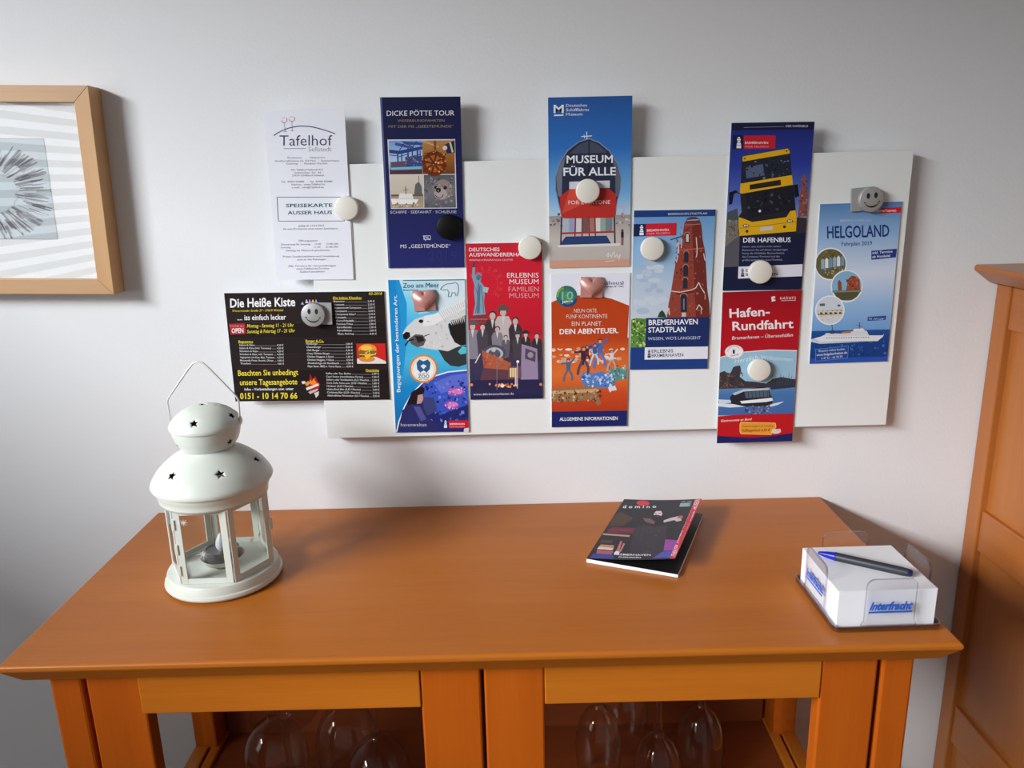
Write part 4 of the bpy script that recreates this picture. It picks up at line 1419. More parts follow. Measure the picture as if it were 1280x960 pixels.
pricelist('Die Imbiss Klassiker', 828, 133, 1028, 832, 1115, 155, 22.3,
          [('Bratwurst', .27, '2,00 €'), ('Bratwurst', .25, '2,20 €'), ('Bratwurst mit Currywurst', .66, '2,50 €'), ('Currywurst', .3, '2,50 €'), ('Currywurst Scharf', .5, '2,70 €'), ('Frikadelle', .26, '2,00 €'), ('Curry-Frikadelle', .44, '2,50 €'), ('Pommes Frites', .4, '2,00 €'), ('Kartoffelsalat', .36, '2,00 €'), ('Kartoffelsalat', .36, '2,00 €'), ('Mayo, Ketchup', .4, '0,30 €')])
pricelist('Baguettes', 152, 436, 258, 158, 476, 458, 21.6,
          [('Salami & Käse', .35, '4,20 €'), ('Salami & Käse (inkl. Tomaten)', .72, '4,50 €'), ('Schinken & Käse', .42, '4,20 €'), ('Schinken & Käse, inkl. Tomaten', .75, '4,50 €'), ('Vegetarisch mit Käse, Mais, Tomaten', .78, '4,50 €'), ('Mozzarella Pesto, Rucola, Oliven', .75, '4,80 €'), ('Thunfisch', .24, '4,80 €')], .6)
pricelist('Burger & Co.', 634, 430, 762, 638, 962, 448, 22.2,
          [('Hamburger', .25, '2,80 €'), ('Cheeseburger', .32, '3,00 €'), ('Chili Burger', .28, '3,00 €'), ('Crazy Chicken Burger', .5, '3,50 €'), ('Chicken Nuggets, 6 Stück', .58, '3,00 €'), ('Chicken Nuggets, 9 Stück', .58, '4,50 €'), ('Zwiebelringe mit Knoblauch', .68, '3,00 €'), ('Dips: Sauer, BBQ o. Curry Sauce', .72, '0,50 €')], .7)
pricelist('Getränke', 1052, 630, 1144, 776, 1144, 652, 21.8,
          [('Kaffee oder Tee, Becher', .48, '1,20 €'), ('Capri Sonne (verschiedene Sorten)', .7, '1,00 €'), ('Selters oder Vanillemilch (0,5 l Flasche)', .8, '1,50 €'), ('Coca Cola, Fanta usw. (0,33 l Flasche)', .76, '1,80 €'), ('Himbeer (0,33 l Flasche)', .5, '1,80 €'), ('Haake-Beck Bier (0,33 l Flasche)', .64, '2,00 €'), ('Carlsberg Bier (0,33 l Flasche)', .62, '2,20 €'), ('Alkoholfreies Weizenbier (0,5 l Flasche)', .78, '2,50 €')], .6)
p.begin()
p.poly([(84, 304), (200, 300), (208, 374), (96, 380)], (172, 40, 50), 3)
p.text('COME IN', 92, 326, 190, 12, (214, 160, 166))
p.text('OPEN', 104, 368, 190, 32, Wh, y1=366, bold=.03)
p.end('open_sign')
p.begin()
p.poly([(988, 440), (1188, 438), (1194, 576), (994, 578)], (206, 38, 36), 3)
p.poly([(992, 545), (1100, 520), (1192, 560), (1194, 576), (994, 578)], (222, 214, 210), 4)
p.disc(1066, 478, 62, (224, 150, 44), 5, ry=36)
p.disc(1058, 470, 40, (240, 190, 80), 6, ry=18)
p.poly([(1004, 490), (1130, 488), (1134, 508), (1000, 510)], (86, 120, 40), 6)
p.poly([(1006, 508), (1128, 506), (1122, 528), (1014, 530)], (96, 40, 22), 7)
p.poly([(1008, 518), (1044, 520), (1060, 548), (1090, 522), (1124, 518), (1120, 510), (1010, 512)], (240, 190, 50), 8)
p.disc(1062, 544, 56, (214, 140, 56), 6, ry=22)
p.speckle(1010, 486, 1126, 510, 26, [(200, 50, 40), (240, 220, 170), (120, 150, 50)], 4, 9, 8)
p.end('burger_photo')
p.begin()
p.poly([(640, 720), (660, 690), (664, 650), (684, 690), (700, 664), (716, 700), (734, 720), (724, 760), (690, 784), (656, 764)], (170, 34, 28), 3)
p.poly([(652, 716), (668, 690), (676, 704), (690, 680), (704, 706), (716, 716), (690, 730)], (230, 140, 50), 4)
p.poly([(634, 748), (722, 716), (726, 730), (640, 766)], (226, 222, 222), 5)
p.poly([(650, 776), (716, 752), (718, 764), (664, 790)], (196, 190, 190), 5)
p.poly([(690, 784), (726, 770), (722, 800), (704, 816), (698, 796)], (206, 206, 210), 5)
p.poly([(602, 704), (626, 700), (634, 716), (610, 722)], (214, 214, 218), 5)
p.poly([(624, 716), (650, 700), (664, 716), (640, 736)], (214, 160, 50), 5)
p.end('flaming_heart')
p.begin()
for k, (x, c) in enumerate(((642, (206, 206, 224)), (664, (190, 150, 200)), (686, (226, 196, 90)), (708, (190, 150, 210)))):
    p.poly([(x - 10, 160), (x, 132), (x + 12, 160)], c, 3)
p.poly([(600, 168), (614, 150), (624, 172)], (150, 170, 210), 3)
p.end('crown_emblem')

# ================================================================ magnets
MAG_Y = BOARD_Y - SHEET_T - .0010


def disc_magnet(r, t, m):
    return lathe([(0, 0), (r - .0006, 0), (r, .0006), (r, t - .0012), (r - .0004, t - .0004), (r - .0013, t), (0, t)], 56)


proto = None
for (x, z, lab) in ((-.2101, 1.2825, 'round white magnet on the right edge of the white menu leaflet'),
                    (.0963, 1.2962, 'round white magnet on the blue ship bow leaflet'),
                    (.0218, 1.2272, 'round white magnet on the top right corner of the red statue leaflet'),
                    (.1797, 1.2222, 'round white magnet on the city map with the brick tower'),
                    (.3210, 1.1887, 'round white magnet at the foot of the yellow bus leaflet'),
                    (.3270, 1.0574, 'round white magnet on the red harbour cruise leaflet')):
    if proto is None:
        o = proto = obj('magnet', disc_magnet(.0150, .0082, M_MAGW), M_MAGW, smooth=True, autosmooth=40)
    else:
        o = copy_tree(proto)
    o.location = (x, MAG_Y, z)
    o.rotation_euler = (PI / 2, 0, 0)
    tag(o, lab, 'magnet', 'round white magnets')
o = obj('magnet', disc_magnet(.0158, .0082, M_MAGB), M_MAGB, smooth=True, autosmooth=40)
o.location = (-.0815, MAG_Y, 1.2559)
o.rotation_euler = (PI / 2, 0, 0)
tag(o, 'round black magnet on the dark navy harbour tour leaflet', 'magnet')


def heart_magnet(x, z, lab, rot):
    root = thing('magnet', lab, 'magnet', (x, MAG_Y, z), (0, rot, 0), 'rose heart magnets')
    obj('backing_plate', newbox(-.0145, .0145, -.0022, 0, -.0135, .0135), M_ROSE, root, bevel=.0004)
    bm = bmesh.new()
    n, rings = 64, []
    for k in range(11):
        s = math.cos(k / 10 * PI / 2)
        hgt = .0035 + .0070 * math.sin(k / 10 * PI / 2)
        if k == 10:
            rings.append([bm.verts.new((0, -hgt, .001))])
            continue
        rg = []
        for i in range(n):
            t = 2 * PI * i / n
            hx = 16 * math.sin(t) ** 3
            hz = 13 * math.cos(t) - 5 * math.cos(2 * t) - 2 * math.cos(3 * t) - math.cos(4 * t)
            b_ = min(1.0, (k / 10) * 1.5)
            e_x, e_z = 11.5 * math.sin(t), 10.5 * math.cos(t)
            px_ = (hx * (1 - b_) + e_x * b_) * .00100 * s
            pz_ = ((hz + 2) * (1 - b_) + e_z * b_) * .00096 * s + .0005
            rg.append(bm.verts.new((px_, -hgt, pz_)))
        rings.append(rg)
    bm.faces.new([bm.verts.new((v.co.x, -.0022, v.co.z)) for v in rings[0]])
    bm.verts.ensure_lookup_table()
    base = [v for v in bm.verts][-n:]
    for i in range(n):
        bm.faces.new((base[i], base[(i + 1) % n], rings[0][(i + 1) % n], rings[0][i]))
    for a, b in zip(rings, rings[1:]):
        for i in range(n):
            if len(b) == 1:
                bm.faces.new((a[i], a[(i + 1) % n], b[0]))
            else:
                bm.faces.new((a[i], a[(i + 1) % n], b[(i + 1) % n], b[i]))
    obj('heart', bm, M_ROSE, root, smooth=True)


heart_magnet(-.1182, 1.1615, 'rose metal heart magnet on the polar bear zoo leaflet', math.radians(-3))
heart_magnet(.1018, 1.1735, 'rose metal heart magnet on the orange adventure leaflet', math.radians(2))


def smiley_magnet(x, z, side_, lab, rot):
    root = thing('magnet', lab, 'magnet', (x, MAG_Y, z), (0, rot, 0), 'silver smiley magnets')
    a, b = sorted((side_ * -.006, side_ * .0235))
    obj('backing_plate', newbox(a, b, -.0030, 0, -.0135, .0155), M_STEEL, root, bevel=.0004)
    o = obj('face_disc', disc_magnet(.0158, .0062, M_STEEL), M_STEEL, root, smooth=True, autosmooth=40)
    o.location = (0, -.0030, 0)
    o.rotation_euler = (PI / 2, 0, 0)
    bm = bmesh.new()
    yy = -.0094
    for ex in (-.0048, .0048):
        bm.faces.new([bm.verts.new((ex + .0021 * math.cos(2 * PI * k / 20), yy, .0048 + .0036 * math.sin(2 * PI * k / 20))) for k in range(20)])
    pts = []
    for k in range(17):
        t = math.radians(205 + 130 * k / 16)
        pts.append((.0098 * math.cos(t), .0000 + .0092 * math.sin(t)))
    for i in range(16):
        w0 = .0004 + .0006 * math.sin(PI * i / 16)
        w1 = .0004 + .0006 * math.sin(PI * (i + 1) / 16)
        (x0, z0), (x1, z1) = pts[i], pts[i + 1]
        bm.faces.new([bm.verts.new(q) for q in ((x0, yy, z0 - w0), (x1, yy, z1 - w1), (x1, yy, z1 + w1), (x0, yy, z0 + w0))])
    for sx in (-1, 1):
        bm.faces.new([bm.verts.new((sx * .0092 + .0012 * math.cos(q), yy, -.0036 + .0007 * math.sin(q) + .0004)) for q in [2 * PI * k / 10 for k in range(10)]])
    obj('smiling_face', bm, M_BLACK, root, label='black eyes and mouth')


smiley_magnet(-.2640, 1.1471, 1, 'silver smiley magnet on the dark brown snack bar menu', math.radians(2))
smiley_magnet(.4560, 1.2775, -1, 'silver smiley magnet at the top of the pale blue ferry timetable', math.radians(-4))

# ================================================================ lantern
LX, LY = -.3555, -.195
lan = thing('lantern', 'off-white tin candle lantern with star cut-outs and glass panes', 'lantern', (LX, LY, TZ), (0, 0, math.radians(0)))


def starred_lathe(prof, stars, n=96):
    """surface of revolution with star-shaped holes cut clean through; stars = (angle, t along profile in metres, size)"""
    P = [Vector((r, z)) for r, z in prof]
    fine = []
    for a, b in zip(P, P[1:]):
        k = max(1, int((b - a).length / .0022))
        fine += [a.lerp(b, i / k) for i in range(k)]
    fine.append(P[-1])
    S = [0]
    for a, b in zip(fine, fine[1:]):
        S.append(S[-1] + (b - a).length)

    def at(u, s):
        s = min(max(s, 0), S[-1])
        for i in range(len(S) - 1):
            if s <= S[i + 1]:
                f = (s - S[i]) / (S[i + 1] - S[i])
                q = fine[i].lerp(fine[i + 1], f)
                return Vector((q.x * math.cos(u), q.x * math.sin(u), q.y)), q.x
    RR = .05
    polys = []
    for ang, s0, size in stars:
        rl = at(0, s0)[1]
        polys.append([Vector(((math.radians(ang) + x / rl) * RR, s0 + z)) for x, z in star_pts(size, .44, .12)])

    def inside(q, poly, grow=0.0):
        c = sum(poly, Vector((0, 0))) / len(poly)
        r = False
        pts = [c + (w - c) * (1 + grow) for w in poly]
        j = len(pts) - 1
        for i in range(len(pts)):
            if (pts[i].y > q.y) != (pts[j].y > q.y) and q.x < (pts[j].x - pts[i].x) * (q.y - pts[i].y) / (pts[j].y - pts[i].y) + pts[i].x:
                r = not r
            j = i
        return r
    V, E = [], []
    a0 = math.radians(90)                      # the seam sits at the back
    for i, s in enumerate(S):
        for k in range(n + 1):
            q = Vector(((a0 - 2 * PI + 2 * PI * k / n) * RR, s))
            if not any(inside(q, pl, .35) for pl in polys):
                V.append(q)
    for pl in polys:
        b = len(V)
        V += pl
        E += [(b + i, b + (i + 1) % len(pl)) for i in range(len(pl))]
    vo, eo, fo, *_ = delaunay_2d_cdt(V, E, [], 0, 1e-7)
    bm = bmesh.new()
    bv = [bm.verts.new(at(q.x / RR, q.y)[0]) for q in vo]
    for f in fo:
        c = sum((vo[i] for i in f), Vector((0, 0))) / len(f)
        if any(inside(c, pl) for pl in polys):
            continue
        try:
            bm.faces.new([bv[i] for i in f])
        except ValueError:
            pass
    bmesh.ops.remove_doubles(bm, verts=bm.verts, dist=1e-6)
    bmesh.ops.dissolve_degenerate(bm, edges=bm.edges, dist=1e-7)
    return bm


RS = .965
roof = [(.0604, .1070), (.0608, .1130), (.0622, .1165), (.0636, .1200), (.0641, .1226), (.0666, .1238), (.0674, .1260), (.0664, .1292), (.0640, .1338), (.0598, .1402), (.0544, .1460), (.0478, .1517), (.0408, .1568), (.0342, .1606), (.0292, .1632), (.0272, .1650)]
o = obj('roof', starred_lathe(roof, [(-119 + 60 * k, .0475, .0062) for k in range(6)]), [M_WHITEMET, M_INNER_SHADE], lan, smooth=True, autosmooth=38)
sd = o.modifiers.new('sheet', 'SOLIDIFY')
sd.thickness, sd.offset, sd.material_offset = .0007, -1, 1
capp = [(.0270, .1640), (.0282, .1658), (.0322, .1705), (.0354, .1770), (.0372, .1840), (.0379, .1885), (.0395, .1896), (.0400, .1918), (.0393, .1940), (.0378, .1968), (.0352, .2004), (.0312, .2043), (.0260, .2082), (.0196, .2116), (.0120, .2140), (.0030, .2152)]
o = obj('cap', starred_lathe(capp, [(-89 + 80 * k, .0445, .0056) for k in range(3)] + [(-26 + 120 * k, .0125, .0052) for k in range(3)]), [M_WHITEMET, M_INNER_SHADE], lan, smooth=True, autosmooth=38)
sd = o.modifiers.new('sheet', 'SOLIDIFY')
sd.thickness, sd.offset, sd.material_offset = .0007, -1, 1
base = [(0, .0008), (.0600, .0008), (.0655, .0020), (.0670, .0045), (.0664, .0074), (.0648, .0086), (.0642, .0112), (.0632, .0160), (.0622, .0178), (.0605, .0185), (0, .0185)]
obj('base', lathe(base, 96), M_WHITEMET, lan, smooth=True, autosmooth=38)
w = .0014
hb = [(-.0388, 0, .1930), (-.0398, 0, .2050), (-.0402, 0, .2190), (-.0385, 0, .2230), (-.0250, 0, .2400), (-.0120, 0, .2560), (-.0060, 0, .2625), (0, 0, .2645), (.0060, 0, .2625), (.0120, 0, .2560), (.0250, 0, .2400), (.0385, 0, .2230), (.0402, 0, .2190), (.0398, 0, .2050), (.0388, 0, .1930)]
obj('handle', tube(hb, .0011, 8), M_WIRE, lan, smooth=True)
RV = .0602
for k in range(6):
    a0, a1 = math.radians(1 + 60 * k), math.radians(61 + 60 * k)
    A, B = Vector((RV * math.cos(a0), RV * math.sin(a0), 0)), Vector((RV * math.cos(a1), RV * math.sin(a1), 0))
    ux = (B - A).normalized()
    nn = Vector((ux.y, -ux.x, 0))
    L = (B - A).length
    M = Matrix(((ux.x, nn.x, 0, A.x), (ux.y, nn.y, 0, A.y), (0, 0, 1, 0), (0, 0, 0, 1)))
    front = k == 4                                            # its left and right edges stand at -119 and -59 degrees
    bm = bmesh.new()
    g, fwid, z0, z1 = .0008, .0084, .0190, .1090
    for q in ((g, fwid, z0, z1), (L - fwid, L - g, z0, z1), (fwid, L - fwid, z0, z0 + .0064), (fwid, L - fwid, z1 - .0064, z1)):
        box(bm, q[0], q[1], -.0008, .0008, q[2], q[3])
    bm.transform(M)
    fr = obj('door' if front else 'window_frame', bm, M_WHITEMET, lan, bevel=.0004)
    bm = newbox(fwid - .001, L - fwid + .001, -.0005, .0001, z0 + .004, z1 - .004)
    bm.transform(M)
    obj('pane', bm, M_GLASS, fr)
    if front:
        bm = bmesh.new()
        for z in (.036, .062, .092):
            box(bm, g - .0022, g + .0016, -.0016, .0022, z - .006, z + .006)
        bm.transform(M)
        obj('hinge', bm, M_WHITEMET, fr, bevel=.0005)
    if k == 5:
        bm = newbox(L - .004, L + .0016, .0004, .0030, .060, .074)
        bm.transform(M)
        obj('latch', bm, M_WHITEMET, fr, bevel=.0008)
    if k in (4, 5):
        for x, z, r in (((.012, .094, .0058), (.029, .055, .0075)) if k == 4 else ((.030, .058, .0075), (.042, .060, .005))):
            bm = bmesh.new()
            for j in range(4):
                t = j * PI / 4
                dx, dz = math.cos(t) * r, math.sin(t) * r
                px_, pz_ = -math.sin(t) * .0004, math.cos(t) * .0004
                bm.faces.new([bm.verts.new(v) for v in ((x - dx, .0003, z - dz), (x + px_, .0003, z + pz_), (x + dx, .0003, z + dz), (x - px_, .0003, z - pz_))])
            bm.transform(M)
            obj('etched_sparkle', bm, M_ETCH, fr, label='fine white etched sparkles on the pane')
obj('candle_dish', lathe([(0, .0187), (.0160, .0187), (.0215, .0215), (.0245, .0265), (.0252, .0285), (.0243, .0283), (.0205, .0235), (.0155, .0205), (0, .0205)], 56), M_WHITEMET, lan, smooth=True, autosmooth=40)

tl = thing('tealight', 'small grey electric tealight standing inside the white lantern', 'candle', (LX, LY, TZ + .0207))
obj('cup', lathe([(0, 0), (.0182, 0), (.0188, .0006), (.0192, .0155), (.0196, .0165), (.0186, .0168), (.0180, .0150), (0, .0140)], 48), M_ALU, tl, smooth=True, autosmooth=40)
obj('flame_bulb', lathe([(.0036, .0140), (.0058, .0170), (.0068, .0205), (.0062, .0250), (.0042, .0300), (.0018, .0345), (0, .0365)], 28), M_FLAME, tl, smooth=True)

# ================================================================ programme magazine
mg = thing('magazine', 'thin black and red programme booklet lying with its cover lifting, on the sideboard', 'magazine', (.0798, -.1835, TZ))
ex = Vector((.1021, -.0425, 0))
ey = Vector((.0695, .1655, 0))
bm = bmesh.new()
q4 = [Vector((0, 0, 0)), ex, ex + ey, ey]
hz = [.0052, .0042, .0042, .0050]
lo = [bm.verts.new((v.x, v.y, .0004)) for v in q4]
up = [bm.verts.new((v.x, v.y, h_)) for v, h_ in zip(q4, hz)]
bm.faces.new(lo)
f = bm.faces.new(up)
f.material_index = 1
for k in range(4):
    bm.faces.new((lo[k], lo[(k + 1) % 4], up[(k + 1) % 4], up[k]))
obj('pages', bm, [M_PAPER, M_BLACK], mg)
c00, c10 = Vector((0, 0, .0056)), ex + Vector((-.0030, .004, .0225))
c01, c11 = ey + Vector((0, 0, .0105)), ex + ey + Vector((-.0030, 0, .0265))


def cover_surf(s, t, lv):
    a = c01.lerp(c11, s)
    b = c00.lerp(c10, s)
    v = a.lerp(b, t)
    v.z += -.0016 * math.sin(PI * s) + .00025 + lv
    return v


bm = bmesh.new()
lay = bm.loops.layers.float_color.new('ink')
N_ = 14
gt = [[bm.verts.new(cover_surf(i / N_, j / N_, 0)) for i in range(N_ + 1)] for j in range(N_ + 1)]
gb = [[bm.verts.new(cover_surf(i / N_, j / N_, 0) - Vector((0, 0, .00035))) for i in range(N_ + 1)] for j in range(N_ + 1)]
for j in range(N_):
    for i in range(N_):
        bm.faces.new((gt[j][i], gt[j][i + 1], gt[j + 1][i + 1], gt[j + 1][i]))
        bm.faces.new((gb[j][i], gb[j][i + 1], gb[j + 1][i + 1], gb[j + 1][i]))
for i in range(N_):
    for a, b in (((0, i), (0, i + 1)), ((N_, i), (N_, i + 1)), ((i, 0), (i + 1, 0)), ((i, N_), (i + 1, N_))):
        bm.faces.new((gt[a[0]][a[1]], gt[b[0]][b[1]], gb[b[0]][b[1]], gb[a[0]][a[1]]))
for f in bm.faces:
    for lp in f.loops:
        lp[lay] = (*lin((46, 44, 50)), 1)
cover = obj('cover', bm, M_PRINT, mg, smooth=True, autosmooth=40)
p = Print([(440, 135), (1090, 133), (850, 660), (80, 678)], cover_surf, cover, .11, .179)
p.begin()


def strip(x0, y0, x1, y1, wtop, wbot, c, lv):
    n_ = 10
    p.poly([(x0, y0), (x0 + wtop, y0), (x1 + wbot, y1), (x1, y1)], c, lv)


for q, c in (([(300, 300), (400, 250), (520, 300), (420, 370), (300, 380)], (78, 62, 52)), ([(336, 388), (530, 388), (500, 440), (270, 442), (290, 410)], (112, 46, 66)), ([(330, 396), (524, 392), (516, 412), (310, 414)], (150, 62, 90)),
             ([(236, 448), (480, 452), (474, 468), (240, 462)], (190, 150, 130)), ([(226, 506), (330, 506), (318, 530), (210, 532)], (92, 64, 58)), ([(214, 548), (338, 548), (330, 566), (200, 568)], (196, 140, 110)),
             ([(196, 568), (332, 570), (320, 592), (180, 590)], (226, 200, 190)), ([(180, 596), (330, 600), (310, 632), (170, 632)], (168, 96, 110)), ([(148, 630), (320, 630), (340, 668), (104, 676)], (66, 70, 146)),
             ([(780, 486), (880, 500), (836, 590), (760, 590), (770, 530)], (152, 74, 160)), ([(754, 596), (836, 594), (812, 652), (660, 656)], (84, 84, 166)),
             ([(520, 390), (600, 360), (700, 376), (800, 350), (790, 440), (760, 600), (700, 640), (560, 620), (470, 590)], (58, 54, 62)),
             ([(640, 330), (690, 260), (760, 262), (800, 330), (760, 370), (690, 376)], (40, 36, 42)),
             ([(596, 296), (660, 300), (720, 340), (690, 352), (620, 330)], (126, 86, 96)),
             ([(770, 318), (830, 296), (910, 280), (920, 322), (880, 330), (860, 316), (774, 336)], (206, 190, 190)), ([(880, 282), (930, 276), (932, 300), (890, 302)], (190, 96, 96)),
             ([(690, 262), (712, 234), (756, 232), (766, 258), (740, 300), (712, 290)], (222, 206, 204)), ([(676, 262), (692, 226), (770, 222), (772, 244), (716, 238), (700, 264)], (36, 28, 32)),
             ([(352, 600), (396, 504), (408, 512), (376, 606)], (196, 120, 120)), ([(380, 600), (420, 524), (434, 530), (392, 606)], (190, 130, 130)), ([(330, 620), (352, 596), (386, 604), (370, 630)], (226, 224, 232))):
    p.poly(q, c, 2 if c[0] < 60 else 3)
p.line([(700, 256), (716, 254)], 5, (60, 40, 44), 5)
p.line([(734, 254), (752, 252)], 5, (60, 40, 44), 5)
p.line([(716, 280), (738, 278)], 5, (150, 50, 60), 5)
p.speckle(490, 400, 770, 630, 60, [(76, 70, 78), (90, 84, 92), (48, 44, 52)], 3, 8, 4)
p.poly([(1040, 133), (1090, 133), (850, 660), (806, 660)], (196, 62, 76), 6)
p.end('cover_photo')
p.begin()
p.disc(604, 165, 56, (214, 62, 70), 5, ry=24, n=30)
p.text('d o m i n o', 424, 216, 716, 25, WHITE, y1=204, bold=.03, slant=.2, lv=8)
p.text('BREMERHAVEN', 336, 634, 650, 15, WHITE, bold=.02, lv=8)
p.text('CUXHAVEN', 372, 655, 566, 11, WHITE, bold=.03, lv=8)
p.text('THEATER  KONZERT  KINO  GALERIE  MUSEEN', 846, 648, 1076, 32, (240, 206, 210), y1=142, bold=.03, lv=8)
p.text('APR  MAI', 925, 158, 1010, 10, (190, 190, 196), lv=8)
p.end('lettering')
p.begin()
p.poly([(918, 166), (1002, 164), (992, 198), (908, 198)], (150, 176, 180), 5)
for k in range(9):
    p.line([(928 + k * 8, 170), (920 + k * 8, 195)], 3, (70, 86, 92), 7)
p.end('stamp')

# ================================================================ note holder, notes, pen
NX, NY, NR = .3682, -.2932, math.radians(.9)
tray = thing('note_holder', 'clear plastic note holder with four upright tabs at the right corner', 'note holder', (NX, NY, TZ), (0, 0, NR))


def rrect(h, r, n=6):
    pts = []
    for cx_, cy_, a in ((h - r, h - r, 0), (-h + r, h - r, 90), (-h + r, -h + r, 180), (h - r, -h + r, 270)):
        for k in range(n + 1):
            t = math.radians(a + 90 * k / n)
            pts.append((cx_ + r * math.cos(t), cy_ + r * math.sin(t)))
    return pts


bm = bmesh.new()
rings = []
for h_, z, r in ((.0530, .0006, .006), (.0552, .0022, .007), (.0556, .0085, .007), (.0540, .0085, .006), (.0532, .0030, .005)):
    rings.append([bm.verts.new((x, y, z)) for x, y in rrect(h_, r)])
for a, b in zip(rings, rings[1:]):
    for k in range(len(a)):
        f = bm.faces.new((a[k], a[(k + 1) % len(a)], b[(k + 1) % len(b)], b[k]))
        f.material_index = 1
bm.faces.new(rings[0])
bm.faces.new(rings[-1])
obj('tray', bm, [M_ACRYL, M_ACRYLEDGE], tray)


def tab_outline(hw_, z0, z1, r):
    pts = [(-hw_ - .003, z0), (hw_ + .003, z0), (hw_, z0 + .006)]
    for cx_, a in ((hw_ - r, 0), (-hw_ + r, 90)):
        for k in range(7):
            t = math.radians(a + 90 * k / 6)
            pts.append((cx_ + r * math.cos(t), z1 - r + r * math.sin(t)))
    pts.append((-hw_, z0 + .006))
    return pts


for k in range(4):
    bm = bmesh.new()
    pts = tab_outline(.0255, .0085, .0600, .008)
    a = [bm.verts.new((x, -.0552, z)) for x, z in pts]
    b = [bm.verts.new((x, -.0526, z)) for x, z in pts]
    bm.faces.new(a)
    bm.faces.new(b)
    for i in range(len(pts)):
        f = bm.faces.new((a[i], a[(i + 1) % len(a)], b[(i + 1) % len(b)], b[i]))
        f.material_index = 1
    R = Matrix.Rotation(-PI / 2 * k, 4, 'Z')
    bm.transform(R)
    tb = obj('tab', bm, [M_ACRYL, M_ACRYLEDGE], tray)
    if k in (0, 1):
        V, F = glyphs('Interfracht', .055)
        xa, xb = min(v[0] for v in V), max(v[0] for v in V)
        bm = bmesh.new()
        sx_, sy_ = .0455 / (xb - xa + .34), .0082 / CAP
        vs = [bm.verts.new((-.0215 + ((x - xa) + .34 * y) * sx_, -.0555, .0270 + y * sy_)) for x, y in V]
        for f in F:
            bm.faces.new([vs[i] for i in f])
        bm.faces.new([bm.verts.new(v) for v in ((-.0225, -.0555, .0232), (.0215, -.0555, .0232), (.0220, -.0555, .0254), (-.0220, -.0555, .0254))])
        bm.transform(R)
        obj('lettering', bm, M_BLUEINK, tb, label='blue slanted lettering with underline')

nb = thing('note_block', 'block of loose white note paper filling the clear holder', 'note block', (NX, NY, TZ + .0032), (0, 0, NR))
rnd2 = random.Random(5)
bm = bmesh.new()
box(bm, -.0505, .0500, -.0480, .0485, 0, .0405)
obj('paper_stack', bm, M_PAPER, nb, bevel=.0004)
for k, (dx, dy, r) in enumerate(((.0004, -.0003, .006), (-.0003, .0004, -.004))):
    bm = newbox(-.0500, .0498, -.0478, .0482, .0405 + k * .0003, .04075 + k * .0003)
    o = obj('top_sheet', bm, M_PAPER, nb)
    o.location = (dx, dy, 0)
    o.rotation_euler = (0, 0, r)

PZ = TZ + .0032 + .0411 + .0047
A, B = Vector((.3268, -.2672, PZ)), Vector((.4030, -.3167, PZ))
pen = thing('ballpoint_pen', 'black ballpoint pen with blue tip lying on the white note block', 'pen', A)
d = (B - A)
L = d.length
pen.rotation_euler = d.to_track_quat('Z', 'Y').to_euler()
obj('tip', lathe([(0, -.001), (.0014, -.001), (.0020, .0006), (.0036, .0080), (.0046, .0165)], 24, cap1=True), M_PENBLUE, pen, smooth=True, autosmooth=50, label='blue cone tip')
obj('barrel', lathe([(.0045, .0165), (.0047, .018), (.0046, L - .010), (.0042, L - .003)], 24, cap0=True, cap1=True), M_PENBODY, pen, smooth=True, autosmooth=50)
obj('end_plug', lathe([(.0041, L - .003), (.0038, L), (.0026, L + .0015), (0, L + .0018)], 24, cap0=True), material('dark_blue_plastic', (26, 30, 70), .35), pen, smooth=True, autosmooth=50)
bm = bmesh.new()
V, F = glyphs('ooooo', .02)
obj('grip_ring', lathe([(.0047, .0160), (.0050, .0166), (.0047, .0176)], 24), M_PENBLUE, pen, smooth=True)
bm.free()

# ================================================================ wine glasses standing rim down on the shelf
SZ = .5024


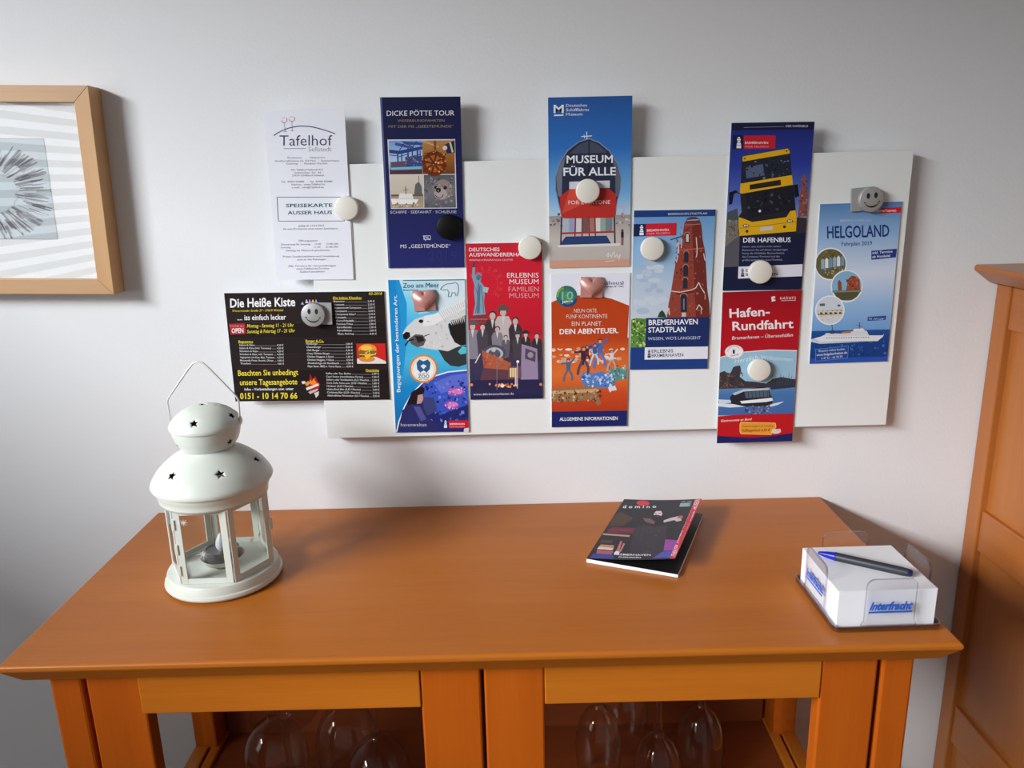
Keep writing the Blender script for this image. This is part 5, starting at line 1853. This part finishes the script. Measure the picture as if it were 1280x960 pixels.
def glass_mesh(R_, H_, kz):
    """R_ widest bowl radius, kz height of the stem joint above the rim"""
    pr_ = [(R_ * .80, 0), (R_ * .90, kz * .14), (R_ * .98, kz * .32), (R_, kz * .46), (R_ * .95, kz * .62), (R_ * .80, kz * .77), (R_ * .56, kz * .89), (R_ * .28, kz * .96), (.0062, kz * .995), (.0052, kz * 1.03), (.0062, kz * 1.06), (.0048, kz * 1.10)]
    bowl = lathe(pr_, 56)
    stem = lathe([(.0046, kz * 1.10), (.0036, kz * 1.16), (.0034, H_ - .020), (.0044, H_ - .008), (.0080, H_ - .004)], 24)
    foot = lathe([(.0080, H_ - .004), (.022, H_ - .0022), (R_ * .92, H_ - .001), (R_ * .93, H_), (0, H_)], 48)
    return bowl, stem, foot


def wine_glass(R_, H_, kz):
    root = thing('wine_glass', '', 'wine glass', group='upside-down wine glasses in the sideboard')
    for nm, bm in zip(('bowl', 'stem', 'foot'), glass_mesh(R_, H_, kz)):
        obj(nm, bm, M_WINE, root, smooth=True, autosmooth=60)
    return root


wide, slim = None, None
for (x, y, kind, lab) in ((-.3395, -.142, 'w', 'wide wine glass upside down in the left compartment, leftmost at the back'),
                          (-.2880, -.241, 'w', 'wide wine glass with its foot just under the left rail, foremost on the left'),
                          (-.2490, -.112, 'w', 'wide wine glass upside down at the back, middle of the left compartment'),
                          (-.1930, -.183, 'w', 'wide wine glass upside down with tall stem, rightmost in the left compartment'),
                          (.1022, -.130, 's', 'slim wine glass upside down, leftmost in the right compartment'),
                          (.1722, -.188, 's', 'slim wine glass upside down with full stem in view, front middle of the right compartment'),
                          (.2405, -.134, 's', 'slim wine glass upside down, rightmost in the right compartment'),
                          (.1480, -.066, 's', 'slim wine glass upside down far back, only its stem seen between two others')):
    src = wide if kind == 'w' else slim
    if src is None:
        src = wine_glass(.0430, .2000, .1180) if kind == 'w' else wine_glass(.0325, .2050, .1180)
        if kind == 'w':
            wide = src
        else:
            slim = src
        o = src
    else:
        o = copy_tree(src)
    o.location = (x, y, SZ)
    o['label'] = lab
